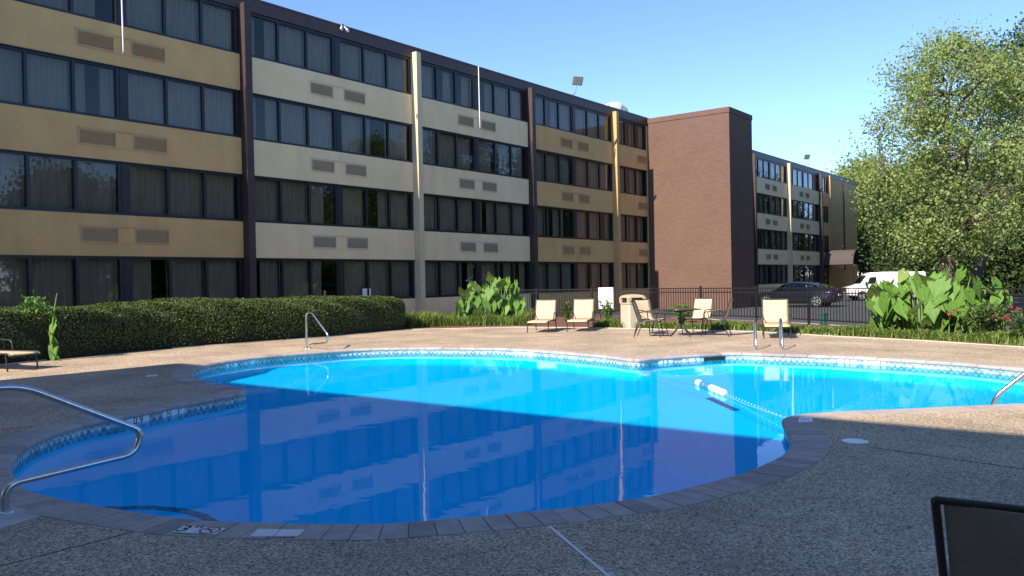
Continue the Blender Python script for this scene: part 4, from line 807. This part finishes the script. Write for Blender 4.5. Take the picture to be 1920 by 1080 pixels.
# canna by the hedge
cp = gr(100, 676); ct = thing('canna_plant', 'tall canna stalk with drooping leaves before the hedge', 'canna', (*cp, 0)); mb = MB(); mb.tube([(0, 0, 0), (-.03, .0, .5), (.03, .02, 1.05), (.1, .02, 1.42)], [.022, .02, .016, .008], 7); mb.tube([(.0, .02, .95), (-.2, .02, 1.25), (-.45, 0, 1.3)], [.012, .01, .005], 6); mb.build('stalk', M['stem'], ct)
for i, (z, yaw, pit, sz) in enumerate([(.3, .3, -65, .42), (.5, 2.6, -60, .4), (.75, -.4, -70, .42), (.95, 2.9, -50, .36), (.2, 1.2, -40, .34), (1.05, -1.2, -20, .3)]):
    o = link('leaf', EAR[i % 5], ct, loc=(0, 0, z)); o.rotation_euler = (R(pit), 0, yaw + math.pi); o.scale = (sz * .55, sz, sz)
r_ = random.Random(5); P = np.array([(-.1 - .5 * r_.random(), r_.gauss(0, .1), 1.2 + r_.gauss(0, .1)) for _ in range(160)]); leaves('upper_foliage', P, .1, M['ear'], ct, .4, kind='stuff')
# grass strips
def grass(name, label, pts, dens, hmin, hmax, depth_, m, seed):
    r = np.random.default_rng(seed); P = path_pts([np.array(p) for p in pts], .05); T = np.gradient(P, axis=0); T /= np.linalg.norm(T, axis=1)[:, None]; Nn = np.stack([-T[:, 1], T[:, 0]], 1)
    k = int(dens * len(P) * .05); ii = r.integers(0, len(P), k); base = P[ii] + Nn[ii] * (r.random(k) * depth_)[:, None] + r.normal(size=(k, 2)) * .04
    clump = .75 + .25 * np.sin(ii * .13) * np.sin(ii * .045 + 1); h = (hmin + (hmax - hmin) * r.random(k)) * clump; a = r.random(k) * 6.283; lean = h * (.35 + .5 * r.random(k)); wd = .007 + .006 * r.random(k)
    dx, dy = np.cos(a), np.sin(a); b0 = np.column_stack([base, np.full(k, .015)]); mid = b0 + np.column_stack([dx * lean * .35, dy * lean * .35, h * .7]); tip = b0 + np.column_stack([dx * lean, dy * lean, h * .95]); sd_ = np.column_stack([-dy, dx, np.zeros(k)]) * wd[:, None]
    V = np.stack([b0 - sd_, b0 + sd_, mid + sd_ * .9, mid - sd_ * .9, tip], 1).reshape(-1, 3); I = np.arange(k)[:, None] * 5; lq = (I + np.array([[0, 1, 2, 3]])); ltri = (I + np.array([[3, 2, 4]])); lv_ = np.concatenate([lq, ltri], 1).ravel()
    me = bpy.data.meshes.new(name); me.vertices.add(5 * k); me.vertices.foreach_set('co', V.ravel()); me.loops.add(7 * k); me.loops.foreach_set('vertex_index', lv_); me.polygons.add(2 * k); ls_ = np.empty(2 * k, dtype=np.int32); ls_[0::2] = np.arange(k) * 7; ls_[1::2] = np.arange(k) * 7 + 4; me.polygons.foreach_set('loop_start', ls_); me.update(calc_edges=True); me.materials.append(m)
    return link(name, me, kind='stuff', label=label, cat='grass')
off_ = lambda px, py, d: tuple(np.array(gr(px, py)) + np.array(gr(px, py)) / np.linalg.norm(gr(px, py)) * d)
grass('grass_border', 'clumps of long border grass along the fence', [off_(*p, .12) for p in [(1112, 614.5), (1170, 616), (1249, 618), (1330, 620), (1417, 622), (1549, 630), (1650, 635), (1745, 640), (1850, 646), (1990, 657)]], 1300, .1, .3, .9, M['grass'], 1)
grass('wild_grass', 'wild grass growing at the foot of the cream column', [off_(*p, .25) for p in [(775, 617), (830, 614), (900, 613), (985, 612)]], 1500, .2, .62, 2.2, M['grass'], 2)
grass('bed_grass', 'sparse grass on the mulch behind the fence', [(-2.6, 29.5), (-1.5, 32), (0.5, 31)], 700, .15, .5, 1.2, M['grass'], 3)

# ================================================================== TREES
def tree_mesh(seed, H, R0, zlo, tr, ncl, nleaf, lsize, lm, bm_, clr, lean=(0, 0), shape=1., flat_=.8, qmin=.72, sp=.38):
    r = random.Random(seed); g = np.random.default_rng(seed); mb = MB(); P = []
    tpts = [Vector((lean[0] * f_ ** 1.3 + r.gauss(0, .06) * f_, lean[1] * f_ ** 1.3 + r.gauss(0, .06) * f_, H * .86 * f_)) for f_ in (0, .12, .25, .4, .55, .7, .85, 1)]
    mb.tube(tpts, [tr * 1.25, tr, tr * .9, tr * .75, tr * .55, tr * .38, tr * .2, tr * .06], 10)
    zc = (H + zlo) / 2; rz_ = (H - zlo) / 2
    lobes = [(r.uniform(0, 6.28), r.uniform(-.8, .9), r.uniform(.7, 1.15)) for _ in range(9)]
    def rad(a, v):
        q = qmin
        for la, lv_, ls_ in lobes: dd = (1 - math.cos(a - la)) + (v - lv_) ** 2; q = max(q, ls_ * math.exp(-dd * 1.6))
        return q
    limbs = []
    for i in range(11):
        f_ = .22 + .68 * (i / 10); j = f_ * 7; a = r.uniform(0, 6.28) if i else 3.1; b = tpts[int(j)].lerp(tpts[min(7, int(j) + 1)], j - int(j)); v = min(.85, (b.z + H * .18 - zc) / rz_); q = R0 * rad(a, v) * math.sqrt(max(.08, 1 - v * v)) * .7
        e_ = Vector((b.x + math.cos(a) * q, b.y + math.sin(a) * q, min(H * .95, b.z + H * .16 + q * .15))); m_ = b.lerp(e_, .5) + Vector((r.gauss(0, .25), r.gauss(0, .25), .15)); pts = [b, b.lerp(m_, .5) + Vector((0, 0, -.05)), m_, m_.lerp(e_, .55) + Vector((r.gauss(0, .12), r.gauss(0, .12), .05)), e_]
        mb.tube(pts, [tr * .45 * (1.1 - f_ * .6), tr * .34 * (1.1 - f_ * .6), tr * .22, tr * .13, tr * .05], 6); limbs += pts[1:]
    for p in tpts[4:]: limbs.append(p)
    for i in range(ncl):
        a = r.uniform(0, 6.28); v = r.uniform(-1, 1); q = R0 * rad(a, v) * math.sqrt(max(.03, 1 - abs(v) ** (2.2 * shape))) * (r.random() ** sp); c_ = Vector((lean[0] * .7 + q * math.cos(a), lean[1] * .7 + q * math.sin(a), zc + v * rz_))
        lb = min(limbs, key=lambda l_: (l_ - c_).length); m_ = lb.lerp(c_, .5) + Vector((r.gauss(0, .12), r.gauss(0, .12), .08)); mb.tube([lb, m_, c_], [tr * .1, tr * .06, tr * .018], 5, 0, False)
        k = int(nleaf * r.uniform(.5, 1.4)); cr = clr * r.uniform(.6, 1.25); pp = g.normal(size=(k, 3)) * np.array([cr, cr, cr * flat_]) * .5 + np.array(c_); P.append(pp)
        tw_ = int(k * .2); ts = g.random((tw_, 1)); P.append(np.array(m_) * (1 - ts) + np.array(c_) * ts + g.normal(size=(tw_, 3)) * .1)
    tm = mb.mesh('trunk', bm_); P = np.concatenate(P); P = P[P[:, 2] > .2]
    o = leaves('crown', P, lsize, lm, None, .7); lme = o.data; bpy.data.objects.remove(o); return tm, lme
def plant_tree(name, label, meshes, loc, rz=0, sc_=1., group=None):
    t = thing(name, label, 'tree', loc, rz, group); t.scale = (sc_, sc_, sc_); link('trunk', meshes[0], t); c_ = link('crown', meshes[1], t); return t
mA = tree_mesh(21, 11.3, 5.4, 2.5, .3, 350, 105, .115, M['leaf'], M['bark'], .95, flat_=.75, qmin=.5, sp=.5)
pA = dp(1778, 505, 34.); plant_tree('broadleaf_tree', 'sunlit light green tree with open airy crown', mA, (pA[0], pA[1], -.3))
mB = tree_mesh(33, 14.0, 4.0, 5.0, .26, 230, 100, .17, M['pine'], M['bark'], 1.2, lean=(5.4, .3), flat_=.5, qmin=.55)
pB = dp(1815, 505, 41.); plant_tree('leaning_tree', 'tall darker tree with leaning trunk behind the light green one', mB, (pB[0], pB[1], -.3))
mC = [tree_mesh(40 + i, 9.5, 3.9, .3, .22, 230, 120, .24, M['wood'], M['bark'], 1.5, shape=1.6) for i in range(2)]
mD = tree_mesh(50, 11.5, 3.8, 2., .22, 200, 120, .24, M['leaf'], M['bark'], 1.4)
woods = [(41.5, 88, 1.1), (46, 82, 1.1), (32.5, 63, .9), (34.5, 60, .95), (37.5, 57, 1.0), (40., 54, 1.05), (42.5, 49, 1.), (35.5, 70, 1.15), (40, 64, 1.25), (38.5, 74, 1.2)]
for i, (x, y, s_) in enumerate(woods): plant_tree('evergreen_tree', 'dense dark evergreen in the wood beyond the parking lot', mC[i % 2], (x, y, -.35), i * 1.3, s_, 'dark evergreens beyond the parking lot')
for i, (x, y, s_) in enumerate([(45, 43, 1.2), (47, 36, 1.3), (48, 29, 1.2), (48, 22, 1.35), (47, 15, 1.2), (46, 8, 1.3), (52, 39, 1.6), (53, 26, 1.5), (53, 18, 1.6), (45, 55, 1.6)]): plant_tree('evergreen_tree', 'dense dark evergreen in the wood beyond the parking lot', mC[i % 2], (x, y, -.35), i * 1.7, s_, 'dark evergreens beyond the parking lot')
plant_tree('roadside_tree', 'light green treetop rising past the far end of the hotel', mD, (40.2, 93, -.35), 1., 1.25)
